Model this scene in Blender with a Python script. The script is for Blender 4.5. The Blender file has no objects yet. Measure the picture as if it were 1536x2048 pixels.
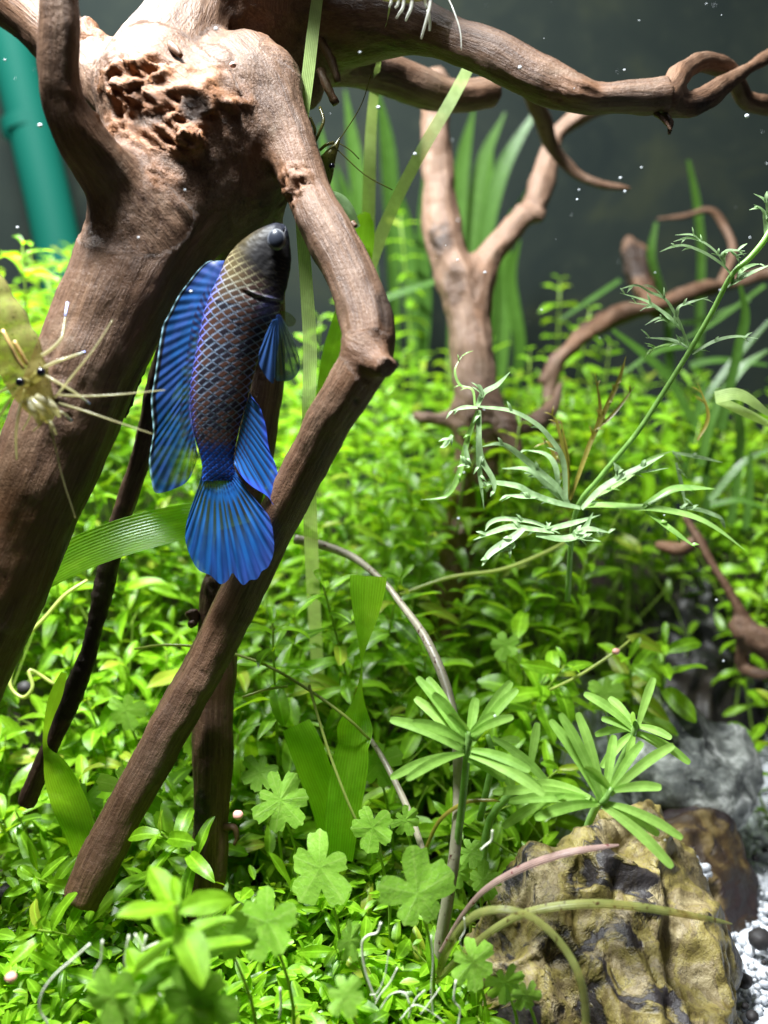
import bpy, math, random
import numpy as np
from mathutils import Vector, Matrix, kdtree

# ------------------------------------------------------------------ set-up
# all modelling numbers are centimetres; S turns them into metres
S = 0.01
random.seed(11)
rng = np.random.default_rng(11)
sc = bpy.context.scene
COL = sc.collection

# ---- camera
PITCH = math.radians(14.0)
CAMH = 14.0
FPX = 2000.0
cd = bpy.data.cameras.new('camera')
cam = bpy.data.objects.new('camera', cd)
COL.objects.link(cam)
cam.location = (0, 0, CAMH * S)
cam.rotation_euler = (math.pi / 2 - PITCH, 0, 0)
cd.sensor_fit = 'AUTO'
cd.sensor_width = 36.0
cd.lens = 36.0 * FPX / 2048.0
cd.clip_start = 0.005
cd.clip_end = 50.0
cd.dof.use_dof = True
cd.dof.focus_distance = 17.6 * S
cd.dof.aperture_fstop = 12.5
sc.camera = cam

# ---- room light round the tank
w = bpy.data.worlds.new('World')
sc.world = w
w.use_nodes = True
bg = w.node_tree.nodes['Background']
bg.inputs[0].default_value = (0.62, 0.70, 0.80, 1)
bg.inputs[1].default_value = 0.045

# ---- the aquarium's LED lamp and bar above the water, plus added fill lamps
def area(name, loc, target, sx, sy, power, col):
    l = bpy.data.lights.new(name, 'AREA')
    l.shape = 'RECTANGLE'
    l.size = sx * S
    l.size_y = sy * S
    l.energy = power
    l.color = col
    o = bpy.data.objects.new(name, l)
    COL.objects.link(o)
    o.location = Vector(loc) * S
    o.rotation_euler = (Vector(target) - Vector(loc)).to_track_quat('-Z', 'Y').to_euler()
    return o
area('led_and_added_lamp', (-8.5, 14.6, 38), (-4.5, 18.5, 5), 6, 5, 6.6, (0.93, 0.97, 1.0))
area('led_bar', (0, 26, 42), (-1, 24, 4), 26, 4, 0.7, (0.93, 0.98, 1.0))
area('front_fill', (-7, 9, 37), (-3, 17, 9), 12, 4, 0.15, (0.96, 0.98, 1.0))  # weak fill added to lift the faces turned to the camera
area('led_and_added_lamp', (-15, 31, 36), (-10, 26, 8), 6, 5, 2.0, (0.93, 0.97, 1.0))  # added lamp, brightens the left of the wall and the left bed

# ---- colour management / render settings
sc.view_settings.view_transform = 'Standard'
sc.view_settings.look = 'None'
sc.view_settings.exposure = -0.2
sc.view_settings.gamma = 1.0
sc.view_settings.use_curve_mapping = False
sc.render.engine = 'CYCLES'
sc.cycles.use_denoising = True
sc.cycles.max_bounces = 7
sc.cycles.diffuse_bounces = 3
sc.cycles.glossy_bounces = 2
sc.cycles.transmission_bounces = 5
sc.cycles.transparent_max_bounces = 10
sc.cycles.sample_clamp_indirect = 4.0
sc.cycles.caustics_reflective = False
sc.cycles.caustics_refractive = False

# ------------------------------------------------------------------ helpers
FWD = np.array([0, math.cos(PITCH), -math.sin(PITCH)])
UPV = np.array([0, math.sin(PITCH), math.cos(PITCH)])
RGT = np.array([1.0, 0, 0])
CAM = np.array([0, 0, CAMH])

def P(x, y, d):
    """the place (cm) that lies d cm deep along the line of sight"""
    return CAM + d * (FWD + RGT * ((x - 768.0) / FPX) + UPV * ((1024.0 - y) / FPX))

def PR(x, y, d, rpx):
    p = P(x, y, d)
    return (p[0], p[1], p[2], rpx * d / FPX)

def sstep(a, b, x):
    t = np.clip((np.asarray(x, float) - a) / (b - a), 0, 1)
    return t * t * (3 - 2 * t)

_perm = np.random.default_rng(3).permutation(256)
_perm = np.concatenate([_perm, _perm, _perm])
_g3 = np.random.default_rng(4).normal(size=(256, 3))
_g3 /= np.linalg.norm(_g3, axis=1)[:, None]

def noise3(p):
    """gradient noise, p (n,3) -> (n,)"""
    p = np.asarray(p, float)
    i = np.floor(p).astype(np.int64)
    f = p - i
    u = f * f * f * (f * (f * 6 - 15) + 10)
    i &= 255
    out = 0
    for dx in (0, 1):
        wx = u[:, 0] if dx else 1 - u[:, 0]
        for dy in (0, 1):
            wy = u[:, 1] if dy else 1 - u[:, 1]
            for dz in (0, 1):
                wz = u[:, 2] if dz else 1 - u[:, 2]
                h = _perm[_perm[_perm[(i[:, 0] + dx) & 255] + ((i[:, 1] + dy) & 255)] + ((i[:, 2] + dz) & 255)]
                g = _g3[h]
                out = out + wx * wy * wz * (g[:, 0] * (f[:, 0] - dx) + g[:, 1] * (f[:, 1] - dy) + g[:, 2] * (f[:, 2] - dz))
    return out * 1.6

def fbm(p, octv=4, gain=0.5):
    a, s, o = 1.0, 1.0, 0
    p = np.asarray(p, float)
    for k in range(octv):
        o = o + a * noise3(p * s + 17.3 * k)
        a *= gain
        s *= 2.03
    return o

def catmull(pts, sub=6):
    pts = np.asarray(pts, float)
    if len(pts) < 3:
        t = np.linspace(0, 1, sub * (len(pts) - 1) + 1)
        return pts[0][None] + t[:, None] * (pts[-1] - pts[0])[None]
    q = np.vstack([2 * pts[0] - pts[1], pts, 2 * pts[-1] - pts[-2]])
    out = []
    for i in range(1, len(q) - 2):
        p0, p1, p2, p3 = q[i - 1], q[i], q[i + 1], q[i + 2]
        for t in np.linspace(0, 1, sub, endpoint=False):
            out.append(0.5 * (2 * p1 + (p2 - p0) * t + (2 * p0 - 5 * p1 + 4 * p2 - p3) * t * t + (3 * p1 - p0 - 3 * p2 + p3) * t ** 3))
    out.append(pts[-1])
    return np.array(out)

def make_mesh(name, verts, faces, mat, smooth=True, uv=None, vec=None, cols=None, flt=None):
    """verts in cm; faces list or (n,k) array; uv per vertex"""
    me = bpy.data.meshes.new(name)
    verts = np.asarray(verts, np.float32) * S
    if isinstance(faces, np.ndarray):
        n, k = faces.shape
        me.vertices.add(len(verts))
        me.vertices.foreach_set('co', verts.ravel())
        me.loops.add(n * k)
        me.loops.foreach_set('vertex_index', faces.astype(np.int32).ravel())
        me.polygons.add(n)
        me.polygons.foreach_set('loop_start', np.arange(0, n * k, k, dtype=np.int32))
        me.update(calc_edges=True)
    else:
        me.from_pydata(verts.tolist(), [], faces)
        me.update()
    if smooth:
        me.polygons.foreach_set('use_smooth', np.ones(len(me.polygons), bool))
    if uv is not None:
        lay = me.uv_layers.new(name='UVMap')
        li = np.empty(len(me.loops), np.int32)
        me.loops.foreach_get('vertex_index', li)
        lay.data.foreach_set('uv', np.asarray(uv, np.float32)[li].ravel())
    if vec is not None:
        for k, v in vec.items():
            a = me.attributes.new(k, 'FLOAT_VECTOR', 'POINT')
            a.data.foreach_set('vector', np.asarray(v, np.float32).ravel())
    if flt is not None:
        for k, v in flt.items():
            a = me.attributes.new(k, 'FLOAT', 'POINT')
            a.data.foreach_set('value', np.asarray(v, np.float32).ravel())
    if cols is not None:
        for k, v in cols.items():
            a = me.attributes.new(k, 'FLOAT_COLOR', 'POINT')
            v = np.asarray(v, np.float32)
            if v.shape[1] == 3:
                v = np.hstack([v, np.ones((len(v), 1), np.float32)])
            a.data.foreach_set('color', v.ravel())
    if mat is not None:
        me.materials.append(mat)
    return me

ORG = {}

def link(name, me, parent=None):
    o = bpy.data.objects.new(name, me)
    COL.objects.link(o)
    if parent is not None:
        o.parent = parent
        b = ORG.get(parent.name, (0, 0, 0))
        o.location = (-b[0] * S, -b[1] * S, -b[2] * S)
        ORG[o.name] = (0, 0, 0)
    return o

def tag(o, label, cat=None, group=None, kind=None):
    if label:
        o['label'] = label
    if cat:
        o['category'] = cat
    if group:
        o['group'] = group
    if kind:
        o['kind'] = kind
    return o

def thing(name, label, cat, loc, group=None):
    o = bpy.data.objects.new(name, None)
    COL.objects.link(o)
    o.empty_display_size = 0.005
    o.location = (loc[0] * S, loc[1] * S, loc[2] * S)
    ORG[o.name] = tuple(loc)
    return tag(o, label, cat, group)

def place(name, me, parent, M):
    """instance of a shared mesh, M world matrix in cm units for the translation"""
    o = bpy.data.objects.new(name, me)
    COL.objects.link(o)
    M = M.copy()
    b = ORG.get(parent.name, (0, 0, 0)) if parent is not None else (0, 0, 0)
    M.translation = Vector(((M[0][3] - b[0]) * S, (M[1][3] - b[1]) * S, (M[2][3] - b[2]) * S))
    if parent is not None:
        o.parent = parent
    o.matrix_basis = M
    return o

def frame(loc, ydir, zhint, s=1.0, sx=None):
    y = Vector(ydir).normalized()
    z = Vector(zhint) - y * Vector(zhint).dot(y)
    if z.length < 1e-4:
        z = Vector((0.3, 0.2, 1)) - y * Vector((0.3, 0.2, 1)).dot(y)
    z.normalize()
    x = y.cross(z)
    sx = s if sx is None else sx
    return Matrix(((x.x * sx, y.x * s, z.x * s, loc[0]), (x.y * sx, y.y * s, z.y * s, loc[1]), (x.z * sx, y.z * s, z.z * s, loc[2]), (0, 0, 0, 1)))

def tube_data(pts, nseg=6, sub=4, cap=True, wob=0.0):
    """pts (n,4): x y z r in cm"""
    c = catmull(pts, sub)
    n = len(c)
    T = np.gradient(c[:, :3], axis=0)
    T /= np.linalg.norm(T, axis=1)[:, None] + 1e-9
    N = np.cross(T[0], [0.3, 0.1, 1.0])
    if np.linalg.norm(N) < 1e-3:
        N = np.cross(T[0], [1.0, 0, 0])
    N /= np.linalg.norm(N)
    vs, uv = [], []
    L = 0
    for i in range(n):
        if i:
            L += np.linalg.norm(c[i, :3] - c[i - 1, :3])
        N = N - T[i] * N.dot(T[i])
        N /= np.linalg.norm(N) + 1e-9
        B = np.cross(T[i], N)
        for k in range(nseg):
            a = 2 * math.pi * k / nseg
            r = max(c[i, 3], 1e-4)
            if wob:
                r *= 1 + wob * math.sin(3 * a + i * 1.7) * 0.5 + wob * (random.random() - 0.5)
            vs.append(c[i, :3] + r * (math.cos(a) * N + math.sin(a) * B))
            uv.append((k / nseg, L))
    fs = []
    for i in range(n - 1):
        for k in range(nseg):
            k2 = (k + 1) % nseg
            fs.append((i * nseg + k, i * nseg + k2, (i + 1) * nseg + k2, (i + 1) * nseg + k))
    if cap:
        fs.append(tuple(reversed(range(nseg))))
        fs.append(tuple(range((n - 1) * nseg, n * nseg)))
    return vs, fs, uv

def tube(name, pts, mat, parent=None, nseg=6, sub=4, wob=0.0):
    vs, fs, uv = tube_data(pts, nseg, sub, True, wob)
    return link(name, make_mesh(name, vs, fs, mat, uv=uv), parent)

def pxpath(lst):
    """list of (px,py,d,rpx) -> (n,4) cm"""
    return np.array([PR(*q) for q in lst])

# ------------------------------------------------------------------ materials
def newmat(name):
    m = bpy.data.materials.new(name)
    m.use_nodes = True
    nt = m.node_tree
    nt.nodes.clear()
    out = nt.nodes.new('ShaderNodeOutputMaterial')
    return m, nt, out

def ramp(nt, fac, stops):
    r = nt.nodes.new('ShaderNodeValToRGB')
    e = r.color_ramp.elements
    while len(e) < len(stops):
        e.new(0.5)
    for i, (p, c) in enumerate(stops):
        e[i].position = p
        e[i].color = (c[0], c[1], c[2], 1)
    nt.links.new(fac, r.inputs[0])
    return r.outputs[0]

def noise(nt, vec, scale, detail=4, rough=0.55, dist=0.0):
    n = nt.nodes.new('ShaderNodeTexNoise')
    n.inputs['Scale'].default_value = scale
    n.inputs['Detail'].default_value = detail
    n.inputs['Roughness'].default_value = rough
    n.inputs['Distortion'].default_value = dist
    if vec is not None:
        nt.links.new(vec, n.inputs['Vector'])
    return n.outputs['Fac']

def mixc(nt, fac, a, b, mode='MIX'):
    n = nt.nodes.new('ShaderNodeMix')
    n.data_type = 'RGBA'
    n.blend_type = mode
    for s, v in ((n.inputs[0], fac), (n.inputs[6], a), (n.inputs[7], b)):
        if isinstance(v, (int, float)):
            s.default_value = v
        elif isinstance(v, (tuple, list)):
            s.default_value = (v[0], v[1], v[2], 1)
        else:
            nt.links.new(v, s)
    return n.outputs[2]

def math_(nt, op, a, b=None, clamp=False):
    n = nt.nodes.new('ShaderNodeMath')
    n.operation = op
    n.use_clamp = clamp
    for s, v in ((n.inputs[0], a), (n.inputs[1], b)):
        if v is None:
            continue
        if isinstance(v, (int, float)):
            s.default_value = v
        else:
            nt.links.new(v, s)
    return n.outputs[0]

def bump(nt, h, strength, dist):
    b = nt.nodes.new('ShaderNodeBump')
    b.inputs['Strength'].default_value = strength
    b.inputs['Distance'].default_value = dist
    nt.links.new(h, b.inputs['Height'])
    return b.outputs[0]

def pbsdf(nt, color, rough=0.5, spec=0.4, normal=None, **kw):
    b = nt.nodes.new('ShaderNodeBsdfPrincipled')
    if isinstance(color, (tuple, list)):
        b.inputs['Base Color'].default_value = (color[0], color[1], color[2], 1)
    else:
        nt.links.new(color, b.inputs['Base Color'])
    if isinstance(rough, (int, float)):
        b.inputs['Roughness'].default_value = rough
    else:
        nt.links.new(rough, b.inputs['Roughness'])
    b.inputs['Specular IOR Level'].default_value = spec
    if normal is not None:
        nt.links.new(normal, b.inputs['Normal'])
    for k, v in kw.items():
        b.inputs[k.replace('_', ' ')].default_value = v
    return b

def mixs(nt, fac, a, b):
    n = nt.nodes.new('ShaderNodeMixShader')
    if isinstance(fac, (int, float)):
        n.inputs[0].default_value = fac
    else:
        nt.links.new(fac, n.inputs[0])
    nt.links.new(a, n.inputs[1])
    nt.links.new(b, n.inputs[2])
    return n.outputs[0]

def attr(nt, name, out='Vector'):
    a = nt.nodes.new('ShaderNodeAttribute')
    a.attribute_name = name
    return a.outputs[out]

def leaf_mat(name, c1, c2, glow, trans=0.45, rough=0.33, spec=0.45, stripes=0.0, spots=None, transp=0.0, midrib=0.25, mott=0.35, old=0.0):
    m, nt, out = newmat(name)
    tc = nt.nodes.new('ShaderNodeTexCoord')
    oi = nt.nodes.new('ShaderNodeObjectInfo')
    base = mixc(nt, oi.outputs['Random'], c1, c2)
    n1 = noise(nt, tc.outputs['Object'], 420, 4, 0.6)
    base = mixc(nt, math_(nt, 'MULTIPLY', math_(nt, 'SUBTRACT', n1, 0.42), mott * 4, True), base, tuple(min(1, c * 1.9 + 0.02) for c in c2))
    n0 = noise(nt, tc.outputs['Object'], 160, 3, 0.5)
    base = mixc(nt, math_(nt, 'MULTIPLY', math_(nt, 'SUBTRACT', 0.5, n0), mott * 4, True), base, tuple(c * 0.45 for c in c1))
    if old:
        wn = nt.nodes.new('ShaderNodeTexWhiteNoise')
        wn.noise_dimensions = '1D'
        nt.links.new(oi.outputs['Random'], wn.inputs['W'])
        base = mixc(nt, math_(nt, 'MULTIPLY', math_(nt, 'SUBTRACT', wn.outputs['Value'], 1 - old), 3.0 / old, True), base, (0.30, 0.36, 0.03))
        base = mixc(nt, math_(nt, 'MULTIPLY', math_(nt, 'SUBTRACT', old * 1.2, wn.outputs['Value']), 2.0 / old, True), base, tuple(c * 0.55 for c in c1))
    sep = nt.nodes.new('ShaderNodeSeparateXYZ')
    nt.links.new(tc.outputs['UV'], sep.inputs[0])
    h = n1
    if midrib:
        mr = math_(nt, 'ABSOLUTE', math_(nt, 'SUBTRACT', sep.outputs[0], 0.5))
        mr = math_(nt, 'LESS_THAN', mr, 0.06)
        base = mixc(nt, math_(nt, 'MULTIPLY', mr, midrib), base, tuple(min(1, c * 2.2 + 0.04) for c in c2))
    if stripes:
        st = math_(nt, 'SINE', math_(nt, 'MULTIPLY', sep.outputs[0], stripes * 6.283))
        st = math_(nt, 'MULTIPLY', math_(nt, 'ADD', st, 1.0), 0.5)
        st = math_(nt, 'MULTIPLY', st, math_(nt, 'ADD', n1, 0.35))
        base = mixc(nt, math_(nt, 'MULTIPLY', st, 0.5), base, tuple(min(1, c * 1.8 + 0.03) for c in c2))
        h = st
    if spots:
        ns = noise(nt, tc.outputs['Object'], 900, 2, 0.5)
        base = mixc(nt, math_(nt, 'MULTIPLY', math_(nt, 'SUBTRACT', ns, 0.62), 14.0, True), base, spots)
    bn = bump(nt, h, 0.35, 0.0003)
    p = pbsdf(nt, base, rough, spec, bn)
    t = nt.nodes.new('ShaderNodeBsdfTranslucent')
    gl = mixc(nt, 0.55, base, glow)
    nt.links.new(gl, t.inputs[0])
    sh = mixs(nt, trans, p.outputs[0], t.outputs[0])
    if transp:
        tr = nt.nodes.new('ShaderNodeBsdfTransparent')
        tr.inputs[0].default_value = (min(1, glow[0] * 2 + .3), min(1, glow[1] + .35), min(1, glow[2] * 2 + .2), 1)
        sh = mixs(nt, transp, sh, tr.outputs[0])
    nt.links.new(sh, out.inputs[0])
    return m

M_STEMLEAF = leaf_mat('stem_plant_leaf', (0.11, 0.265, 0.006), (0.215, 0.43, 0.010), (0.50, 0.82, 0.012), trans=0.52, rough=0.4, midrib=0.4, mott=0.5, old=0.08)
M_STEM = leaf_mat('stem_plant_stem', (0.20, 0.34, 0.04), (0.28, 0.40, 0.06), (0.45, 0.65, 0.06), trans=0.4, midrib=0)
M_RUN = leaf_mat('runner_stem', (0.38, 0.46, 0.10), (0.46, 0.54, 0.14), (0.6, 0.7, 0.15), trans=0.4, midrib=0, mott=0.15)
M_UNDER = leaf_mat('undergrowth_leaf', (0.09, 0.20, 0.006), (0.15, 0.29, 0.008), (0.40, 0.64, 0.012), mott=0.4, trans=0.5)
M_FORE = leaf_mat('foreground_leaf', (0.15, 0.31, 0.008), (0.19, 0.37, 0.010), (0.42, 0.70, 0.015), trans=0.5, rough=0.5, spec=0.2)
M_STAR = leaf_mat('star_plant_leaf', (0.17, 0.34, 0.05), (0.25, 0.43, 0.08), (0.46, 0.74, 0.10), trans=0.5, rough=0.55, spec=0.25, midrib=0.12, mott=0.3)
M_PENNY = leaf_mat('pennywort_leaf', (0.13, 0.36, 0.045), (0.19, 0.42, 0.06), (0.36, 0.70, 0.06), trans=0.38, rough=0.45, midrib=0, mott=0.4)
M_FERN = leaf_mat('fine_leaf', (0.17, 0.28, 0.11), (0.28, 0.40, 0.20), (0.42, 0.62, 0.26), trans=0.35, rough=0.5, midrib=0.0, mott=0.6)
M_FERN_G = leaf_mat('fine_leaf_green', (0.17, 0.34, 0.07), (0.25, 0.42, 0.11), (0.45, 0.70, 0.12), trans=0.35, midrib=0)
M_OLIVE = leaf_mat('old_leaf', (0.16, 0.15, 0.02), (0.24, 0.20, 0.03), (0.40, 0.36, 0.04), trans=0.3, midrib=0)
M_RIBBON = leaf_mat('ribbon_leaf', (0.20, 0.48, 0.012), (0.24, 0.52, 0.015), (0.55, 0.88, 0.02), trans=0.6, rough=0.3, stripes=13, midrib=0.15, mott=0.25, transp=0.06)
M_GRASS = leaf_mat('grass_blade', (0.22, 0.32, 0.09), (0.27, 0.37, 0.11), (0.5, 0.66, 0.14), trans=0.45, rough=0.4, stripes=7, midrib=0, mott=0.5, transp=0.18)
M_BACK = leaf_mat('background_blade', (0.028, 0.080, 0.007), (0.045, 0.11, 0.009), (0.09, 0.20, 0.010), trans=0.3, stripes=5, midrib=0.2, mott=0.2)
M_SPOT = leaf_mat('spotted_stalk', (0.24, 0.22, 0.15), (0.34, 0.31, 0.22), (0.45, 0.42, 0.25), trans=0.2, midrib=0, spots=(0.07, 0.015, 0.02), mott=0.25)
M_SPOTG = leaf_mat('spotted_green_stalk', (0.13, 0.15, 0.035), (0.20, 0.22, 0.06), (0.36, 0.40, 0.09), trans=0.35, midrib=0, stripes=4, spots=(0.05, 0.02, 0.01), mott=0.4, transp=0.22)
M_PINK = leaf_mat('pink_stalk', (0.22, 0.135, 0.12), (0.30, 0.20, 0.17), (0.4, 0.28, 0.2), trans=0.25, stripes=4, transp=0.12, midrib=0, spots=(0.12, 0.005, 0.02), mott=0.3)

def simple_mat(name, c, rough=0.5, spec=0.4, c2=None, scale=300, bmp=0.0, **kw):
    m, nt, out = newmat(name)
    tc = nt.nodes.new('ShaderNodeTexCoord')
    n = noise(nt, tc.outputs['Object'], scale, 4, 0.6)
    col = mixc(nt, n, c, c2 if c2 else tuple(x * 0.6 for x in c))
    nm = bump(nt, n, bmp, 0.0006) if bmp else None
    p = pbsdf(nt, col, rough, spec, nm, **kw)
    nt.links.new(p.outputs[0], out.inputs[0])
    return m

M_ROOT = simple_mat('white_root', (0.75, 0.76, 0.66), 0.45, 0.4, (0.5, 0.55, 0.35))
M_BLACK = simple_mat('black_pellet', (0.012, 0.011, 0.012), 0.6, 0.3, (0.03, 0.026, 0.024), 900, 0.3)
M_SNAIL = simple_mat('pink_snail', (0.75, 0.42, 0.34), 0.35, 0.5, (0.6, 0.25, 0.2), 900)
M_SPECK = simple_mat('white_speck', (0.6, 0.63, 0.65), 0.4, 0.5, (0.6, 0.65, 0.7), 900)
M_SPECK_N = M_SPECK

def wood_mat(name, dark=1.0, pale=0.0):
    m, nt, out = newmat(name)
    g = attr(nt, 'grain')
    tc = nt.nodes.new('ShaderNodeTexCoord')
    tone = attr(nt, 'tone', 'Fac')
    fine = noise(nt, g, 26.0, 6, 0.62, 0.6)          # long fibres
    mid = noise(nt, g, 5.5, 4, 0.55, 0.4)
    big = noise(nt, tc.outputs['Object'], 55, 4, 0.55)
    spk = noise(nt, tc.outputs['Object'], 1500, 3, 0.7)
    c = ramp(nt, fine, [(0.30, (0.055 * dark, 0.030 * dark, 0.020 * dark)), (0.48, (0.20 * dark, 0.120 * dark, 0.080 * dark)), (0.70, (0.47 * dark, 0.33 * dark, 0.245 * dark))])
    c2 = ramp(nt, mid, [(0.30, (0.07 * dark, 0.034 * dark, 0.020 * dark)), (0.52, (0.26 * dark, 0.155 * dark, 0.10 * dark)), (0.72, (0.46 * dark, 0.33 * dark, 0.25 * dark))])
    c = mixc(nt, 0.5, c, c2)
    # rusty and greyish areas
    c = mixc(nt, math_(nt, 'MULTIPLY', math_(nt, 'SUBTRACT', big, 0.52), 3.0, True), c, (0.30 * dark, 0.15 * dark, 0.075 * dark))
    c = mixc(nt, math_(nt, 'MULTIPLY', math_(nt, 'SUBTRACT', 0.44, big), 3.0, True), c, (0.27 * dark, 0.21 * dark, 0.175 * dark))
    film = noise(nt, tc.outputs['Object'], 130, 6, 0.65, 0.6)
    c = mixc(nt, math_(nt, 'MULTIPLY', math_(nt, 'SUBTRACT', film, 0.58), 3.0, True), c, (0.38 * dark, 0.32 * dark, 0.26 * dark))
    stain = noise(nt, g, 1.7, 5, 0.6, 0.8)
    c = mixc(nt, math_(nt, 'MULTIPLY', math_(nt, 'SUBTRACT', 0.44, stain), 4.5, True), c, (0.07 * dark, 0.045 * dark, 0.03 * dark))
    # dark pits
    c = mixc(nt, math_(nt, 'MULTIPLY', math_(nt, 'SUBTRACT', spk, 0.66), 8.0, True), c, (0.05, 0.025, 0.015))
    if pale:
        c = mixc(nt, pale, c, (0.50, 0.40, 0.35))
    # rot, dark bark and painted hollow shade: tone < 0 -> black, tone > 0 -> rusty rough
    c = mixc(nt, math_(nt, 'MULTIPLY', tone, -1.0, True), c, (0.016, 0.011, 0.009))
    c = mixc(nt, math_(nt, 'MULTIPLY', tone, 0.8, True), c, mixc(nt, fine, (0.08, 0.035, 0.015), (0.34, 0.17, 0.085)))
    h = math_(nt, 'ADD', math_(nt, 'MULTIPLY', fine, 0.7), math_(nt, 'MULTIPLY', spk, 0.45))
    c = mixc(nt, 1.0, c, (1.03, 0.91, 0.77), 'MULTIPLY')
    p = pbsdf(nt, c, 0.52, 0.3, bump(nt, h, 0.55, 0.0008))
    nt.links.new(p.outputs[0], out.inputs[0])
    return m

M_WOOD = wood_mat('driftwood', 0.42)
M_WOODP = wood_mat('driftwood_pale', 0.50, 0.10)
M_WOODD = wood_mat('driftwood_dark', 0.42)

def rock_mat(name, stops, dark, patch, scale, streak):
    m, nt, out = newmat(name)
    tc = nt.nodes.new('ShaderNodeTexCoord')
    mp = nt.nodes.new('ShaderNodeMapping')
    mp.inputs['Scale'].default_value = (1, 1, streak)
    nt.links.new(tc.outputs['Object'], mp.inputs[0])
    v = mp.outputs[0]
    a = noise(nt, v, scale, 6, 0.62, 0.7)
    b = noise(nt, tc.outputs['Object'], scale * 0.55, 5, 0.6, 1.1)
    f = noise(nt, tc.outputs['Object'], scale * 9, 4, 0.7)
    cr = noise(nt, v, scale * 2.3, 5, 0.6, 0.5)
    c = ramp(nt, a, stops)
    c = mixc(nt, math_(nt, 'MULTIPLY', f, 0.5), c, mixc(nt, 1.0, c, (0.55, 0.5, 0.4), 'MULTIPLY'))
    c = mixc(nt, math_(nt, 'MULTIPLY', math_(nt, 'SUBTRACT', b, patch), 16.0, True), c, mixc(nt, f, dark, tuple(x * 3.2 for x in dark)))
    cl = math_(nt, 'ABSOLUTE', math_(nt, 'SUBTRACT', cr, 0.5))
    c = mixc(nt, math_(nt, 'MULTIPLY', math_(nt, 'SUBTRACT', 0.014, cl), 50.0, True), c, (0.03, 0.022, 0.012))
    h = math_(nt, 'ADD', math_(nt, 'MULTIPLY', a, 0.6), math_(nt, 'MULTIPLY', f, 0.25))
    h = math_(nt, 'ADD', h, math_(nt, 'MULTIPLY', math_(nt, 'MULTIPLY', math_(nt, 'SUBTRACT', b, patch), 16.0, True), -0.25))
    p = pbsdf(nt, c, 0.5, 0.4, bump(nt, h, 0.7, 0.0016))
    nt.links.new(p.outputs[0], out.inputs[0])
    return m

M_ROCKY = rock_mat('yellow_rock', [(0.28, (0.045, 0.030, 0.012)), (0.42, (0.14, 0.105, 0.030)), (0.50, (0.26, 0.215, 0.065)), (0.57, (0.20, 0.155, 0.075)), (0.68, (0.36, 0.30, 0.16))], (0.010, 0.008, 0.008), 0.515, 130, 0.45)
M_ROCKB = rock_mat('brown_rock', [(0.3, (0.018, 0.010, 0.007)), (0.48, (0.06, 0.036, 0.017)), (0.58, (0.18, 0.125, 0.045)), (0.72, (0.25, 0.19, 0.08))], (0.014, 0.009, 0.009), 0.49, 120, 0.8)
M_ROCKG = rock_mat('grey_rock', [(0.32, (0.05, 0.056, 0.055)), (0.45, (0.17, 0.185, 0.175)), (0.55, (0.34, 0.36, 0.34)), (0.66, (0.66, 0.68, 0.66))], (0.018, 0.02, 0.02), 0.545, 190, 1.0)
M_ROCKSHADE = rock_mat('shade_rock', [(0.3, (0.005, 0.005, 0.005)), (0.55, (0.014, 0.012, 0.010)), (0.8, (0.04, 0.03, 0.022))], (0.004, 0.004, 0.004), 0.5, 60, 0.8)  # near black, the shade at the back is put into this colour
# ------------------------------------------------------------------ solid shapes from blended limbs
def smin(a, b, k):
    h = np.clip(0.5 + 0.5 * (b - a) / k, 0, 1)
    return b + (a - b) * h - k * h * (1 - h)

def surface_nets(D, o, h):
    s = D < 0
    nx, ny, nz = D.shape
    cnt = np.zeros((nx - 1, ny - 1, nz - 1), np.int8)
    for dx in (0, 1):
        for dy in (0, 1):
            for dz in (0, 1):
                cnt += s[dx:nx - 1 + dx, dy:ny - 1 + dy, dz:nz - 1 + dz]
    act = (cnt > 0) & (cnt < 8)
    I, J, K = np.nonzero(act)
    n = len(I)
    idx = np.full(act.shape, -1, np.int32)
    idx[I, J, K] = np.arange(n)
    acc = np.zeros((n, 3))
    num = np.zeros(n)
    cor = [(a, b, c) for a in (0, 1) for b in (0, 1) for c in (0, 1)]
    for a in cor:
        for ax in range(3):
            if a[ax]:
                continue
            b = list(a)
            b[ax] = 1
            va = D[I + a[0], J + a[1], K + a[2]]
            vb = D[I + b[0], J + b[1], K + b[2]]
            m = (va < 0) != (vb < 0)
            t = np.where(m, va / np.where(m, va - vb, 1), 0)
            for q in range(3):
                acc[:, q] += np.where(m, a[q] + (t if q == ax else 0), 0)
            num += m
    v = np.stack([I, J, K], 1) + acc / num[:, None]
    v = v * h + o
    faces = []
    for ax in range(3):
        b, c = [(1, 2), (2, 0), (0, 1)][ax]
        sl0 = [slice(None)] * 3
        sl1 = [slice(None)] * 3
        sl0[ax] = slice(0, -1)
        sl1[ax] = slice(1, None)
        m = s[tuple(sl0)] != s[tuple(sl1)]
        g = np.array(np.nonzero(m))
        ok = (g[b] > 0) & (g[c] > 0) & (g[b] < D.shape[b] - 1) & (g[c] < D.shape[c] - 1)
        g = g[:, ok]
        def cell(db, dc):
            q = g.copy()
            q[b] += db
            q[c] += dc
            return idx[q[0], q[1], q[2]]
        f = np.stack([cell(-1, -1), cell(0, -1), cell(0, 0), cell(-1, 0)], 1)
        inside = s[g[0], g[1], g[2]]
        f[~inside] = f[~inside][:, ::-1]
        faces.append(f)
    f = np.vstack(faces)
    f = f[(f >= 0).all(1)]
    return v, f

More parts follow.
